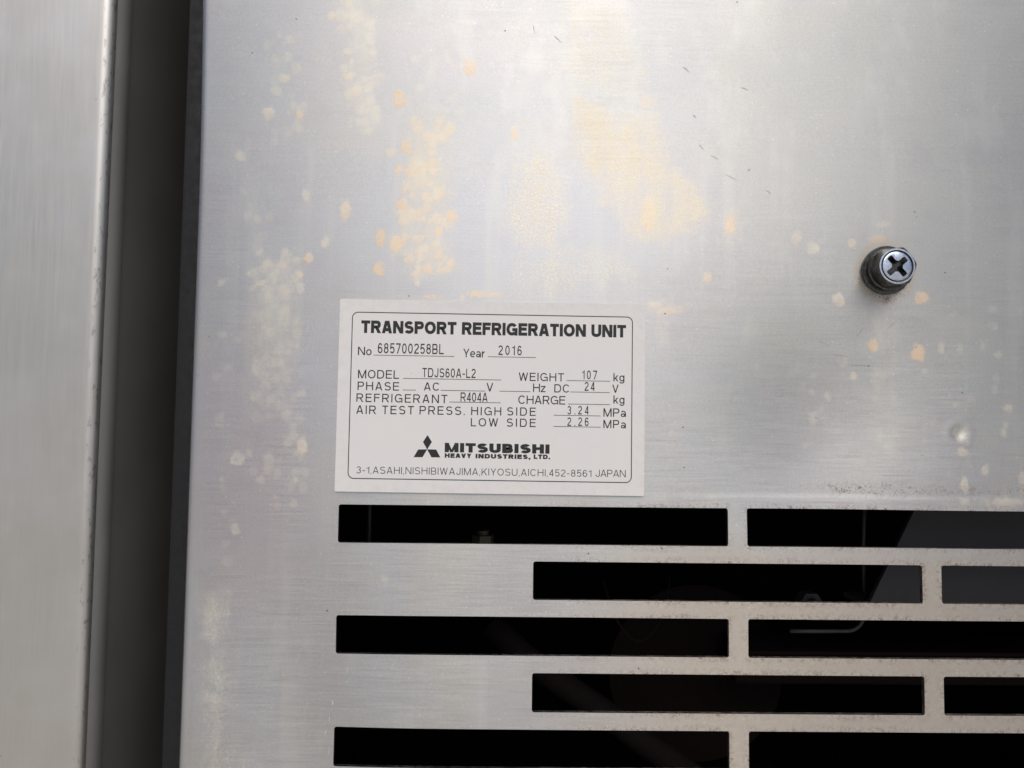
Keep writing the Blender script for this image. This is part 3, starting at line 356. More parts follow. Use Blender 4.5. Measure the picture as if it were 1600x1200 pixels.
def build_panel():
    arc = []                                                 # folded left edge: flange then bend
    for w in (16.0, 9.0, 4.0): arc.append((U0, w))
    for k in range(0, 7):
        t = math.pi / 2 * k / 7; arc.append((U0 + BEND - BEND * math.cos(t), BEND - BEND * math.sin(t)))
    na = len(arc); nu, nv = len(us) + na, len(vs_)
    UU = np.concatenate([[p[0] for p in arc], us]); W0 = np.concatenate([[p[1] for p in arc], np.zeros(len(us))])
    gu, gv = np.meshgrid(UU, vs_)                            # rows v, columns u
    gw = W0[None, :] + relief(np.maximum(gu, U0 + BEND), gv)
    cu = (UU[:-1] + UU[1:]) / 2; cv = (vs_[:-1] + vs_[1:]) / 2
    hole = np.zeros((nv - 1, nu - 1), bool)
    for x0, x1, y0, y1 in SLOTS:
        hole |= ((cv > y0) & (cv < y1))[:, None] & ((cu > x0) & (cu < x1))[None, :]
    idx = np.arange(nu * nv).reshape(nv, nu)
    keep = ~hole
    F = np.stack([idx[:-1, :-1][keep], idx[:-1, 1:][keep], idx[1:, 1:][keep], idx[1:, :-1][keep]], 1)
    V = np.stack([gu.ravel(), gw.ravel(), gv.ravel()], 1) * MM
    nfront = len(F); T = 1.5
    verts = [tuple(p) for p in V]; faces = [tuple(int(i) for i in f) for f in F]
    def wall(a, b, ca, cb):                                  # quad from the front edge to the back of the sheet
        i = len(verts)
        verts.extend([tuple(V[a]), tuple(V[b]), (V[b][0], V[b][1] + T * MM, V[b][2]), (V[a][0], V[a][1] + T * MM, V[a][2])])
        faces.append((i, i + 1, i + 2, i + 3))
    for x0, x1, y0, y1 in SLOTS:
        i0, i1 = int(np.argmin(abs(UU - x0))), int(np.argmin(abs(UU - x1)))
        j0, j1 = int(np.argmin(abs(vs_ - y0))), int(np.argmin(abs(vs_ - y1)))
        for i in range(i0, i1):
            wall(idx[j0, i], idx[j0, i + 1], 0, 0); wall(idx[j1, i + 1], idx[j1, i], 0, 0)
        for j in range(j0, j1):
            wall(idx[j + 1, i0], idx[j, i0], 0, 0); wall(idx[j, i1], idx[j + 1, i1], 0, 0)
    bu = list(axis(U0 + 1, U1, -98, 190, 6.0, 24.0, sorted({s[0] for s in SLOTS} | {s[1] for s in SLOTS})))
    bv = list(axis(V0, V1, -118, 156, 6.0, 24.0, sorted({s[2] for s in SLOTS} | {s[3] for s in SLOTS})))
    for j in range(len(bv) - 1):
        for i in range(len(bu) - 1):
            x, y = (bu[i] + bu[i + 1]) / 2, (bv[j] + bv[j + 1]) / 2
            if any(s[0] < x < s[1] and s[2] < y < s[3] for s in SLOTS): continue
            k = len(verts)
            verts.extend(pw(a_, b_, T + float(relief(a_, b_))) for a_, b_ in ((bu[i], bv[j]), (bu[i], bv[j + 1]), (bu[i + 1], bv[j + 1]), (bu[i + 1], bv[j])))
            faces.append((k, k + 1, k + 2, k + 3))
    for x0, x1, y0, y1 in SLOTS:                             # rounded slot corners
        for cx, cy, sx_, sy_ in ((x0, y0, 1, 1), (x1, y0, -1, 1), (x1, y1, -1, -1), (x0, y1, 1, -1)):
            rr = 0.8; pts = [(cx, cy)] + [(cx + sx_ * rr * (1 - math.cos(t_)), cy + sy_ * rr * (1 - math.sin(t_))) for t_ in (0, 0.39, 0.785, 1.18, math.pi / 2)]
            if sx_ * sy_ > 0: pts = [pts[0]] + pts[:0:-1]
            k = len(verts); verts.extend(pw(a_, b_, float(relief(a_, b_)) + 0.004) for a_, b_ in pts); faces.append(tuple(range(k, k + 6)))
    o = mesh('front_panel', verts, faces, M_panel, unit)
    m = o.data
    sm = np.zeros(len(m.polygons), bool); sm[:nfront] = True; m.polygons.foreach_set('use_smooth', sm)
    uv = m.uv_layers.new(name='grain')
    li = np.empty(len(m.loops), np.int32); m.loops.foreach_get('vertex_index', li)
    co = np.empty(len(m.vertices) * 3); m.vertices.foreach_get('co', co); co = co.reshape(-1, 3) / MM
    uv.data.foreach_set('uv', np.stack([co[li, 2], co[li, 0] + 0.3 * co[li, 1]], 1).ravel())
    u, v = co[:, 0], co[:, 2]; n = len(u)
    best = np.full(n, -9.0); second = np.full(n, -9.0); hue = np.zeros(n); stg = np.zeros(n)
    for x, y, rx, ry, hh, ss in SPOTS:
        near = (abs(u - x) < rx + 8) & (abs(v - y) < ry + 8); i = np.nonzero(near)[0]
        q = np.hypot((u[i] - x) / rx, (v[i] - y) / ry); d = (1 - q) * min(rx, ry)
        up_ = d > best[i]; lo = i[~up_]; second[lo] = np.maximum(second[lo], d[~up_]); j = i[up_]; second[j] = best[j]; best[j] = d[up_]; stg[j] = ss
        hue[j] = np.clip(hh + 0.22 * np.clip((y - v[j]) / ry, -1, 1), 0, 1)
    cb = np.full(n, -30.0); ch = np.zeros(n); cs = np.zeros(n); cg = np.ones(n)
    for pts, hh, ss, gg in CRUSTS_AND_BANDS:
        dist = np.full(n, 1e9); ins = np.zeros(n, bool)
        for k in range(len(pts)):
            (ax, ay), (bx, by) = pts[k - 1], pts[k]; dx, dy = bx - ax, by - ay
            t = np.clip(((u - ax) * dx + (v - ay) * dy) / (dx * dx + dy * dy), 0, 1)
            dist = np.minimum(dist, np.hypot(u - ax - t * dx, v - ay - t * dy))
            if ay != by: ins ^= ((ay > v) != (by > v)) & (u < dx * (v - ay) / (by - ay) + ax)
        d = np.where(ins, dist, -dist); up_ = d > cb
        cb[up_] = d[up_]; ch[up_] = hh; cs[up_] = ss; cg[up_] = gg
    sd = np.full(n, 99.0)
    for x0, x1, y0, y1 in SLOTS:
        sd = np.minimum(sd, np.hypot(np.maximum(np.maximum(x0 - u, u - x1), 0), np.maximum(np.maximum(y0 - v, v - y1), 0)))
    dirt = np.clip(1 - sd / 2.6, 0, 1) ** 1.3 * (0.2 + 0.75 * sstep(u, -10, 50))
    dirt = np.maximum(dirt, np.exp(-((v - STEP_V - 2.4) / 2.2) ** 2) * sstep(u, 85, 115) * 0.85)
    bq = np.hypot(u - 126.3, v - 50.4); dirt = np.maximum(dirt, np.exp(-((bq - 9.0) / 1.4) ** 2) * sstep(-v, -52, -44) * 0.9)
    film = sstep(-v, 32, 52) * sstep(u, 5, 70)
    film = np.maximum(film, 0.8 * np.exp(-((bq - 9.0) / 1.8) ** 2)); dq = np.hypot(u - 150.03, v + 3.2); dirt = np.maximum(dirt, 0.9 * np.exp(-(dq / 1.6) ** 2))
    pink = np.exp(-((u + 82) / 20) ** 2) * sstep(-v, -45, 15) * sstep(v, -90, -40)
    blue = np.exp(-((u - 5) / 45) ** 2 - ((v - 62) / 38) ** 2) + 0.5 * np.exp(-((u + 62) / 8) ** 2 - ((v - 10) / 18) ** 2)
    for nm, arr in dict(drop_sdf=best, drop_hue=hue, drop_gap=best - second, drop_strength=stg, crust_sdf=cb, crust_hue=ch, crust_strength=cs, crust_grain=cg,
                        edge_dirt=dirt, film=film, pink=pink, warm=sstep(u, 40, 120) * sstep(v, -30, 30), blue=np.clip(blue, 0, 1)).items():
        m.attributes.new(nm, 'FLOAT', 'POINT').data.foreach_set('value', arr.astype(np.float32))
    m.update()
    return o
panel = build_panel()

def scratches(name, segs, mat):
    verts = []; faces = []
    rs = random.Random(3)
    for x0, y0, x1, y1, wd_ in segs:
        n = 5; dx, dy = x1 - x0, y1 - y0; L_ = math.hypot(dx, dy); nx, ny = -dy / L_, dx / L_; b = len(verts)
        for k in range(n + 1):
            t = k / n; hw = 0.75 * wd_ * math.sin(math.pi * min(max(t, 0.06), 0.94)) * rs.uniform(0.6, 1.1) / 2; j = rs.uniform(-0.1, 0.1)
            for s in (-1, 1):
                u, v = x0 + dx * t + nx * (hw * s + j), y0 + dy * t + ny * (hw * s + j)
                verts.append(pw(u, v, float(relief(u, v)) - 0.03))
        for k in range(n): faces.append((b + 2 * k, b + 2 * k + 2, b + 2 * k + 3, b + 2 * k + 1))
    o = mesh(name, verts, faces, mat, panel); o['kind'] = 'stuff'
scratches('scratch_marks', [(15.2, 127.5, 17.6, 125.2, .5), (58.5, 118, 60.6, 116.2, .5), (78, 111.5, 80.5, 110.5, .35), (86.4, 77.2, 88.4, 75.8, .4), (80.5, 83.2, 81.4, 84.2, .6),
    (116.5, 28.2, 119.8, 32.2, .3), (126.8, 31, 130, 33.8, .25), (114.5, 19, 122.5, 18.8, .3), (109, 22.5, 114.5, 21.6, .25), (104, 27.5, 108, 25, .25), (103.4, 1.5, 105, 1.1, .6),
    (137.3, -10.4, 138.4, -10.7, .8), (62, 102, 63, 101, .6), (-96.7, 25.8, -96, 25.2, .9), (8.2, 131, 8.8, 128, .35), (68, 88.5, 70.5, 87, .3), (73, 82, 77, 80.3, .25), (64, 92, 66, 90, .3)], M_mark_d)
scratches('bright_scratch_marks', [(-48.3, -80, -50.4, -84, .5), (-54, -90.5, -53.4, -92.6, .9), (-54.4, -95, -54.7, -98, .45), (-55.3, -99.5, -56, -102.5, .45), (-54.3, -105, -54.6, -108, .4),
    (-63.6, 33, -66.8, 15, .3), (-61.8, 34, -64.2, 20, .25), (-65.5, 30, -67, 18, .2), (-60.5, 26, -61.5, 14, .2), (-62, -1, -62.6, -9, .25)], M_mark_l)

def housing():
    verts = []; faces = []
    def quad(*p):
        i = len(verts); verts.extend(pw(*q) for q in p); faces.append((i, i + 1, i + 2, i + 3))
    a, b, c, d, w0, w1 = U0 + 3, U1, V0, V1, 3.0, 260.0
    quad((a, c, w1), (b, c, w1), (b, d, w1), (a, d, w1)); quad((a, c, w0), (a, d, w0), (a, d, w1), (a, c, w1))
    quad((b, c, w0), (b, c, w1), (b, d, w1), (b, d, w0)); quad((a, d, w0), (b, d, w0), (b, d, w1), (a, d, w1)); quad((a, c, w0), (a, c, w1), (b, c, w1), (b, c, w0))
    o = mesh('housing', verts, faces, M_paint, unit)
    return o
housing()
bm_obj('gap_shade_strip', box_bm(-111.5, U0 - 0.4, V0, V1, 9.0, 68.0, 1.2), M_shade_strip, unit, 40)  # added strip in place of a shaded flange, dark to kill bounce light

# ------------------------------------------------------------------ steel cover on the left, beyond the dark gap
side = thing('side_cover', 'plain brushed steel cover with folded edge left of the dark vertical gap', 'cover', (0, 0, H))
def folded(name, prof, mat, parent, v0=V0, v1=V1, uvdir=True):
    vv = list(np.linspace(v0, v1, 60)); verts = []; faces = []; rs = random.Random(8)
    n = len(prof)
    for v in vv:
        for (u, w) in prof: verts.append(pw(u, v, w + 0.12 * math.sin(v / 37.0 + u / 60.0)))
    for j in range(len(vv) - 1):
        for i in range(n - 1): faces.append((j * n + i, j * n + i + 1, (j + 1) * n + i + 1, (j + 1) * n + i))
    o = mesh(name, verts, faces, mat, parent, True); m = o.data
    uv = m.uv_layers.new(name='grain'); s = [0.0]
    for i in range(1, n): s.append(s[-1] + math.hypot(prof[i][0] - prof[i - 1][0], prof[i][1] - prof[i - 1][1]))
    for l in m.loops:
        uv.data[l.index].uv = (s[l.vertex_index % n], vv[l.vertex_index // n])
    return o
E_ = -132.0; W_ = -1.5; Rb = 2.6
prof = [(-430 + 12 * k, W_) for k in range(24)] + [(E_ - 9, W_), (E_ - 4, W_)]
for k in range(7):
    t = math.pi / 2 * k / 6; prof.append((E_ - Rb + Rb * math.sin(t), W_ + Rb - Rb * math.cos(t)))
prof += [(E_, W_ + 3.4)]
for k in range(1, 5):
    t = math.pi / 2 * k / 4; prof.append((E_ - 0.6 * (1 - math.cos(t)), W_ + 3.6 + 0.6 * math.sin(t)))
folded('front_sheet', prof, M_side, side)
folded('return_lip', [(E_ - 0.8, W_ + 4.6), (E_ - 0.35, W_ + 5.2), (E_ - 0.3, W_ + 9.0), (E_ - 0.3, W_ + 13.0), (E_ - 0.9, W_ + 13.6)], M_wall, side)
folded('side_wall', [(E_ - 0.9, W_ + 13.65), (E_ - 0.8, W_ + 20), (E_ - 0.8, W_ + 40), (E_ - 0.8, 70.0)], M_inner_shade, side)  # darker than the lip: shade of the gap put into its colour
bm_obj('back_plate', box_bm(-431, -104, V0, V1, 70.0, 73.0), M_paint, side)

# ------------------------------------------------------------------ nameplate
LC = (-4.06, 6.83); LA = math.radians(-0.257)
plate_t = thing('nameplate', 'white rectangular rating plate with black printed lettering stuck above the slots', 'nameplate', (LC[0] * MM, 0, H + LC[1] * MM))
plate_t.rotation_euler = (0, -LA, 0)
FW = -0.42                                                   # printed face of the plate, mm in front of the panel
def rounded(hw, hh, r, seg=6):
    pts = []
    for cx, cy, a0 in ((hw - r, hh - r, 0), (-hw + r, hh - r, 90), (-hw + r, -hh + r, 180), (hw - r, -hh + r, 270)):
        for k in range(seg + 1):
            t = math.radians(a0 + 90 * k / seg); pts.append((cx + r * math.cos(t), cy + r * math.sin(t)))
    return pts
def slab(name, outline, w0, w1, mat, parent):
    n = len(outline); verts = [pw(x, y, w1) for x, y in outline] + [pw(x, y, w0) for x, y in outline]
    faces = [tuple(range(n)), tuple(range(2 * n - 1, n - 1, -1))] + [(i, n + i, n + (i + 1) % n, (i + 1) % n) for i in range(n)]
    return mesh(name, verts, faces, mat, parent)
slab('plate', rounded(50.1, 31.35, 0.5), FW, 0.30, M_plate, plate_t)
ob_, ib_ = rounded(46.05, 27.2, 2.0, 10), rounded(45.77, 26.92, 1.72, 10)
n_ = len(ob_)
mesh('border_line', [pw(x, y, FW - 0.03) for x, y in ob_ + ib_], [(i, (i + 1) % n_, n_ + (i + 1) % n_, n_ + i) for i in range(n_)], M_ink, plate_t)
TEXTS = [
  ('TRANSPORT REFRIGERATION UNIT',-42.95,43.81,20.28,4.12,'h'),('No',-43.8,-39.36,12.96,2.75,'r'),('685700258BL',-37.35,-15.85,13.73,3.33,'n'),('Year',-9.49,-2.41,12.91,2.75,'r'),('2016',2.03,9.64,13.83,3.14,'n'),('MODEL',-43.58,-30.24,5.43,2.75,'r'),
  ('TDJS60A-L2',-22.68,-5.3,6.12,3.01,'n'),('WEIGHT',8.79,23.59,5.48,2.68,'r'),('107',29.55,34.41,6.35,2.88,'n'),('kg',39.8,43.41,5.81,2.68,'r'),('PHASE',-43.61,-30.14,1.57,2.75,'r'),('AC',-22.05,-16.9,1.75,2.68,'r'),
  ('V',-1.69,0.54,1.83,2.75,'r'),('Hz',13.55,17.61,1.89,2.75,'r'),('DC',20.49,25.54,1.87,2.68,'r'),('24',30.39,33.67,2.57,2.88,'n'),('V',39.44,41.54,2.07,2.68,'r'),('REFRIGERANT',-43.89,-14.34,-2.28,2.75,'r'),
  ('R404A',-10.04,-1.23,-1.65,3.01,'n'),('CHARGE',8.78,24.15,-2.05,2.75,'r'),('kg',39.87,43.48,-1.47,2.68,'r'),('AIR',-43.84,-37.42,-6.18,2.75,'r'),('TEST',-35.46,-25.13,-6.11,2.75,'r'),('PRESS.',-23.3,-8.58,-6.03,2.75,'r'),
  ('HIGH',-6.5,3.29,-5.96,2.68,'r'),('SIDE',5.18,14.52,-5.9,2.68,'r'),('3.',24.84,27.46,-5.25,2.75,'n'),('24',28.37,31.78,-5.19,2.75,'n'),('MPa',36.64,44.04,-5.78,2.75,'r'),('LOW',-6.56,2.3,-9.61,2.68,'r'),
  ('SIDE',5.11,14.57,-9.55,2.68,'r'),('2.',24.89,27.5,-8.97,2.75,'n'),('26',28.42,31.82,-8.9,2.75,'n'),('MPa',36.66,44.06,-9.5,2.68,'r'),('MITSUBISHI',-14.84,19.19,-18.12,3.01,'m'),('HEAVY',-14.8,-6.16,-19.93,1.44,'b'),
  ('INDUSTRIES,',-4.8,13.03,-19.96,1.44,'b'),('LTD.',14.07,19.42,-19.87,1.44,'b'),('3-1,ASAHI,NISHIBIWAJIMA,KIYOSU,AICHI,452-8561',-43.25,32.9,-25.4,2.22,'t'),('JAPAN',34.27,44.06,-25.32,2.29,'t')]
RULES = [(-38.71, -12.44, 13.06), (-1.37, 14.3, 13.18), (-28.86, 3.08, 5.62), (24.44, 38.68, 5.81), (-28.9, -24.66, 1.83), (-16.58, -2.08, 1.91), (2.56, 12.7, 1.96), (25.73, 38.59, 2.1), (-13.69, 3.08, -1.84), (25.0, 38.76, -1.85), (20.4, 35.71, -5.58), (20.38, 35.75, -9.23)]
EMBLEM = [[(-20.52, -12.69), (-21.94, -14.96), (-20.54, -17.33), (-19.07, -14.92)], [(-20.54, -17.33), (-23.47, -17.42), (-24.85, -19.92), (-21.98, -19.87)], [(-20.54, -17.33), (-19.08, -19.89), (-16.22, -19.84), (-17.61, -17.35)]]
for x0, x1, y in RULES:
    slab('underline', [(x1, y + 0.085), (x0, y + 0.085), (x0, y - 0.085), (x1, y - 0.085)], FW - 0.03, FW - 0.005, M_ink, plate_t)
emb = None
for p in EMBLEM:
    if emb is None:
        emb = bpy.data.objects.new('emblem', None); col.objects.link(emb); emb.parent = plate_t
    slab('diamond', p, FW - 0.03, FW - 0.005, M_ink, emb)

# stroke lettering: every glyph is drawn from strokes of width s inside a box of height 1
def arc(cx, cy, rx, ry, a0, a1, n=14, p=2.12):
    out = []
    for k in range(n + 1):
        t = math.radians(a0 + (a1 - a0) * k / n); c, s_ = math.cos(t), math.sin(t)
        out.append((cx + rx * math.copysign(abs(c) ** (2 / p), c), cy + ry * math.copysign(abs(s_) ** (2 / p), s_)))
    return out
def glyph(ch, s):
    h = s / 2; P_ = []
    def bar(x0, y0, x1, y1): P_.append([(min(x0, x1), min(y0, y1)), (max(x0, x1), min(y0, y1)), (max(x0, x1), max(y0, y1)), (min(x0, x1), max(y0, y1))])
    def stem(x, y0=0.0, y1=1.0): bar(x - h, y0, x + h, y1)
    def hor(y, x0, x1): bar(x0, y - h, x1, y + h)
    def diag(x0, y0, x1, y1, k=1.0):
        q = h * k * math.hypot(x1 - x0, y1 - y0) / abs(y1 - y0); P_.append([(x0 - q, y0), (x0 + q, y0), (x1 + q, y1), (x1 - q, y1)])
    def rib(pts, closed=False):
        n = len(pts); L_, R_ = [], []
        for i in range(n):
            a_, b_ = (pts[i - 1], pts[(i + 1) % n]) if closed else (pts[max(i - 1, 0)], pts[min(i + 1, n - 1)])
            dx, dy = b_[0] - a_[0], b_[1] - a_[1]; l = math.hypot(dx, dy) or 1
            L_.append((pts[i][0] - dy / l * h, pts[i][1] + dx / l * h)); R_.append((pts[i][0] + dy / l * h, pts[i][1] - dx / l * h))
        for i in range(n if closed else n - 1):
            j = (i + 1) % n; P_.append([L_[i], R_[i], R_[j], L_[j]])
    b = 1 + s * 0.6                                          # bold shapes run wider
    W = {'A': .72, 'B': .66, 'C': .74, 'D': .72, 'E': .62, 'F': .58, 'G': .78, 'H': .72, 'I': s, 'J': .52, 'K': .68, 'L': .56, 'M': .84, 'N': .72, 'O': .78, 'P': .65,
         'R': .70, 'S': .66, 'T': .62, 'U': .70, 'V': .68, 'W': .98, 'Y': .68, '.': s, ',': s, '-': .34, '1': .34, 'o': .56, 'e': .55, 'a': .55, 'r': .32, 'k': .52, 'g': .54, 'z': .50}.get(ch, .56)
    if ch not in 'I.,': W *= b
    m = W / 2; xh = .73
    def rnd(y0, y1, x0=0.0, x1=W): return ((x0 + x1) / 2, (y0 + y1) / 2, (x1 - x0) / 2 - h, (y1 - y0) / 2 - h)
    def slant(): return h * 1.08
    if ch == 'A': q = slant(); diag(q, 0, m - q * .35, 1); diag(W - q, 0, m + q * .35, 1); hor(.29, W * .22, W * .78)
    elif ch == 'B':
        stem(h); 
        for y0, y1, x in ((.48 - h, 1, W * .94), (0, .48 + h, W)):
            c = rnd(y0, y1, W * .30, x); hor(y1 - h, s, c[0]); hor(y0 + h, s, c[0]); rib(arc(c[0], c[1], c[2], c[3], 90, -90))
    elif ch in 'CG':
        c = rnd(0, 1); rib(arc(*c, 38, 322 if ch == 'C' else 312, 26))
        if ch == 'G': hor(.47, m * 1.05, W); stem(W - h, 0.0, .47 - h)
    elif ch == 'D': c = rnd(0, 1, W * .1, W); stem(h); hor(1 - h, s, c[0]); hor(h, s, c[0]); rib(arc(*c, 90, -90, 20))
    elif ch in 'EF':
        stem(h); hor(1 - h, s, W); hor(.53, s, W * .93)
        if ch == 'E': hor(h, s, W)
    elif ch == 'H': stem(h); stem(W - h); hor(.53, s, W - s)
    elif ch == 'I': stem(h)
    elif ch == 'J': stem(W - h, .3); rib(arc(m, .3, m - h, .3 - h, 0, -180, 16))
    elif ch == 'K': stem(h); q = slant() * 1.2; diag(s * .9, .34, W - q, 1); diag(W - q, 0, W * .42, .60)
    elif ch == 'L': stem(h); hor(h, s, W)
    elif ch == 'M': stem(h); stem(W - h); q = .95 if s < .2 else .62; diag(h * 1.1, 1, m, 0, q); diag(W - h * 1.1, 1, m, 0, q)
    elif ch == 'N': stem(h); stem(W - h); diag(h * 1.1, 1, W - h * 1.1, 0, .95)
    elif ch == 'O': rib(arc(*rnd(0, 1), 0, 348, 29), True)
    elif ch in 'PR':
        c = rnd(.44 - h * .6, 1, W * .25, W * (1 if ch == 'P' else .97)); stem(h); hor(1 - h, s, c[0]); hor(c[1] - c[3], s, c[0]); rib(arc(*c, 90, -90))
        if ch == 'R': diag(W * .55, c[1] - c[3], W - h * 1.05, 0)
    elif ch == 'S':
        y = .515; c1 = rnd(y - h, 1, W * .03, W * .97); c2 = rnd(0, y + h)
        rib(arc(*c1, 25, 265, 18)[:-1] + arc(*c2, 85, -155, 18))
    elif ch == 'T': hor(1 - h, 0, W); stem(m, 0, 1 - s)
    elif ch == 'U': stem(h, .34); stem(W - h, .34); rib(arc(m, .34, m - h, .34 - h, 0, -180, 18))
    elif ch == 'V': q = slant(); diag(q, 1, m, 0); diag(W - q, 1, m, 0)
    elif ch == 'W':
        q = slant(); diag(q, 1, W * .27, 0); diag(m, 1, W * .27, 0); diag(m, 1, W * .73, 0); diag(W - q, 1, W * .73, 0)
    elif ch == 'Y': q = slant() * 1.1; diag(q, 1, m, .40); diag(W - q, 1, m, .40); stem(m, 0, .42)
    elif ch == '.': bar(0, 0, s, s)
    elif ch == ',': bar(0, 0, s, s); diag(s * .75, 0, s * .3, -.17, .5)
    elif ch == '-': hor(.40, 0, W)
    elif ch == '0': rib(arc(*rnd(0, 1), 0, 348, 29), True)
    elif ch == '1': stem(W - h); bar(W * .02, .74, W - s, .74 + s * .85)
    elif ch == '2': c = rnd(.40, 1); rib(arc(*c, 168, -38, 20) + [(W * .45, .36), (h * 1.15, s)]); hor(h, 0, W)
    elif ch == '3': c1 = rnd(.52 - h, 1, W * .04, W * .96); c2 = rnd(0, .52 + h); rib(arc(*c1, 158, -90, 18)); rib(arc(*c2, 90, -158, 18))
    elif ch == '4': stem(W * .74); hor(.26, 0, W); diag(h * 1.2, .26, W * .74 - h * .2, 1)
    elif ch == '5': c = rnd(0, .66); hor(1 - h, W * .12, W * .94); diag(W * .13, .42, W * .19, 1 - s, .95); rib(arc(*c, 142, -152, 22))
    elif ch == '6': c = rnd(0, .62); rib(arc(*c, 0, 348, 26), True); rib(arc(*rnd(0, 1), 38, 188, 16))
    elif ch == '7': hor(1 - h, 0, W); diag(W - h * 1.2, 1 - s, W * .32, 0)
    elif ch == '8': rib(arc(*rnd(.53 - h, 1, W * .05, W * .95), 0, 348, 24), True); rib(arc(*rnd(0, .53 + h), 0, 348, 24), True)
    elif ch == 'o': rib(arc(*rnd(0, xh), 0, 348, 24), True)
    elif ch == 'e': rib(arc(*rnd(0, xh), 0, 318, 26)); hor(xh * .5, s * .7, W - s * .7)
    elif ch == 'a': stem(W - h * 1.3, 0, xh * .72); rib(arc(W * .47, xh * .70, W * .47 - h * 1.6, xh * .30 - h, 165, 0, 14)); rib(arc(W * .42, xh * .29, W * .42 - h, xh * .29 - h, 0, 348, 20), True)
    elif ch == 'r': stem(h, 0, xh); rib(arc(W, xh * .55, W - s, xh * .45 - h, 170, 92, 8))
    elif ch == 'k': stem(h, 0, 1); q = slant() * 1.2; diag(s, .26, W - q * 1.1, xh); diag(W - q, 0, W * .40, .46)
    elif ch == 'g': rib(arc(*rnd(.02, xh), 0, 348, 24), True); stem(W - h, 0.0, xh); rib(arc(m, .02, m - h, .27 - h, 0, -160, 14))
    elif ch == 'z': hor(xh - h, 0, W); hor(h, 0, W); diag(h * 1.4, s, W - h * 1.4, xh - s)
    return W, P_
STYLE = {'h': (.25, None, .07), 'm': (.30, None, .10), 'b': (.29, None, .13), 'r': (.122, 1.08, 0), 'n': (.13, .74, 0), 't': (.092, 1.1, 0)}   # stroke, width ratio, gap
def lettering(txt, x0, x1, y, cap, kind):
    s, ratio, gap = STYLE[kind]
    gl = [None if c == ' ' else glyph(c, s) for c in txt]
    ink = sum(g_[0] if g_ else .30 for g_ in gl)
    if ratio is None: sx = (x1 - x0) / (ink + gap * (len(txt) - 1)); sp = gap * sx
    else:
        sx = cap * ratio; n = len(txt)
        if n > 1:
            sp = (x1 - x0 - ink * sx) / (n - 1)
            if sp < .10 * cap: sx = (x1 - x0 - .10 * cap * (n - 1)) / ink; sp = .10 * cap
        else: sx = (x1 - x0) / ink; sp = 0
    verts = []; faces = []; x = x0; k = 0
    for g_ in gl:
        if g_ is None: x += .30 * sx + sp; continue
        for poly in g_[1]:
            k += 1; i = len(verts)
            ar = sum(poly[q - 1][0] * poly[q][1] - poly[q][0] * poly[q - 1][1] for q in range(len(poly)))
            if ar < 0: poly = poly[::-1]
            verts.extend(pw(x + px * sx, y + py * cap, FW - 0.03 - 0.002 * (k % 5)) for px, py in poly); faces.append(tuple(range(i, i + len(poly))))
        x += g_[0] * sx + sp
    mesh('lettering', verts, faces, M_ink, plate_t)
for t in TEXTS: lettering(*t)

# ------------------------------------------------------------------ hexagon bolt with washers
bolt = thing('hex_bolt', 'dark hexagon head bolt with cross recess and washers in the steel cover', 'bolt', (126.28 * MM, 0, H + 50.46 * MM))
bw = float(relief(126.28, 50.46))
def ring(name, ri, ro, w0, w1, mat, seg=48, ch=0.25, ri2=None):
    prof = [(ri, w0), (ro, w0), (ro, w1 + ch), (ro - ch, w1), (ri, w1)]
    verts = []; faces = []; n = len(prof)
    for k in range(seg):
        t = 2 * math.pi * k / seg
        for r, w in prof: verts.append(pw(r * math.cos(t), r * math.sin(t), w))
    for k in range(seg):
        k2 = (k + 1) % seg
        for i in range(n): faces.append((k * n + i, k2 * n + i, k2 * n + (i + 1) % n, k * n + (i + 1) % n))
    bm = bmesh.new(); me = bpy.data.meshes.new('t'); me.from_pydata(verts, [], faces); bm.from_mesh(me); bpy.data.meshes.remove(me)
    bmesh.ops.recalc_face_normals(bm, faces=bm.faces)
    return bm_obj(name, bm, mat, bolt, 35)
ring('flat_washer', 3.2, 8.1, bw + 0.1, bw - 1.35, M_black_zinc)
ring('spring_washer', 3.2, 7.0, bw - 1.36, bw - 2.75, M_black_zinc, 48, 0.4)
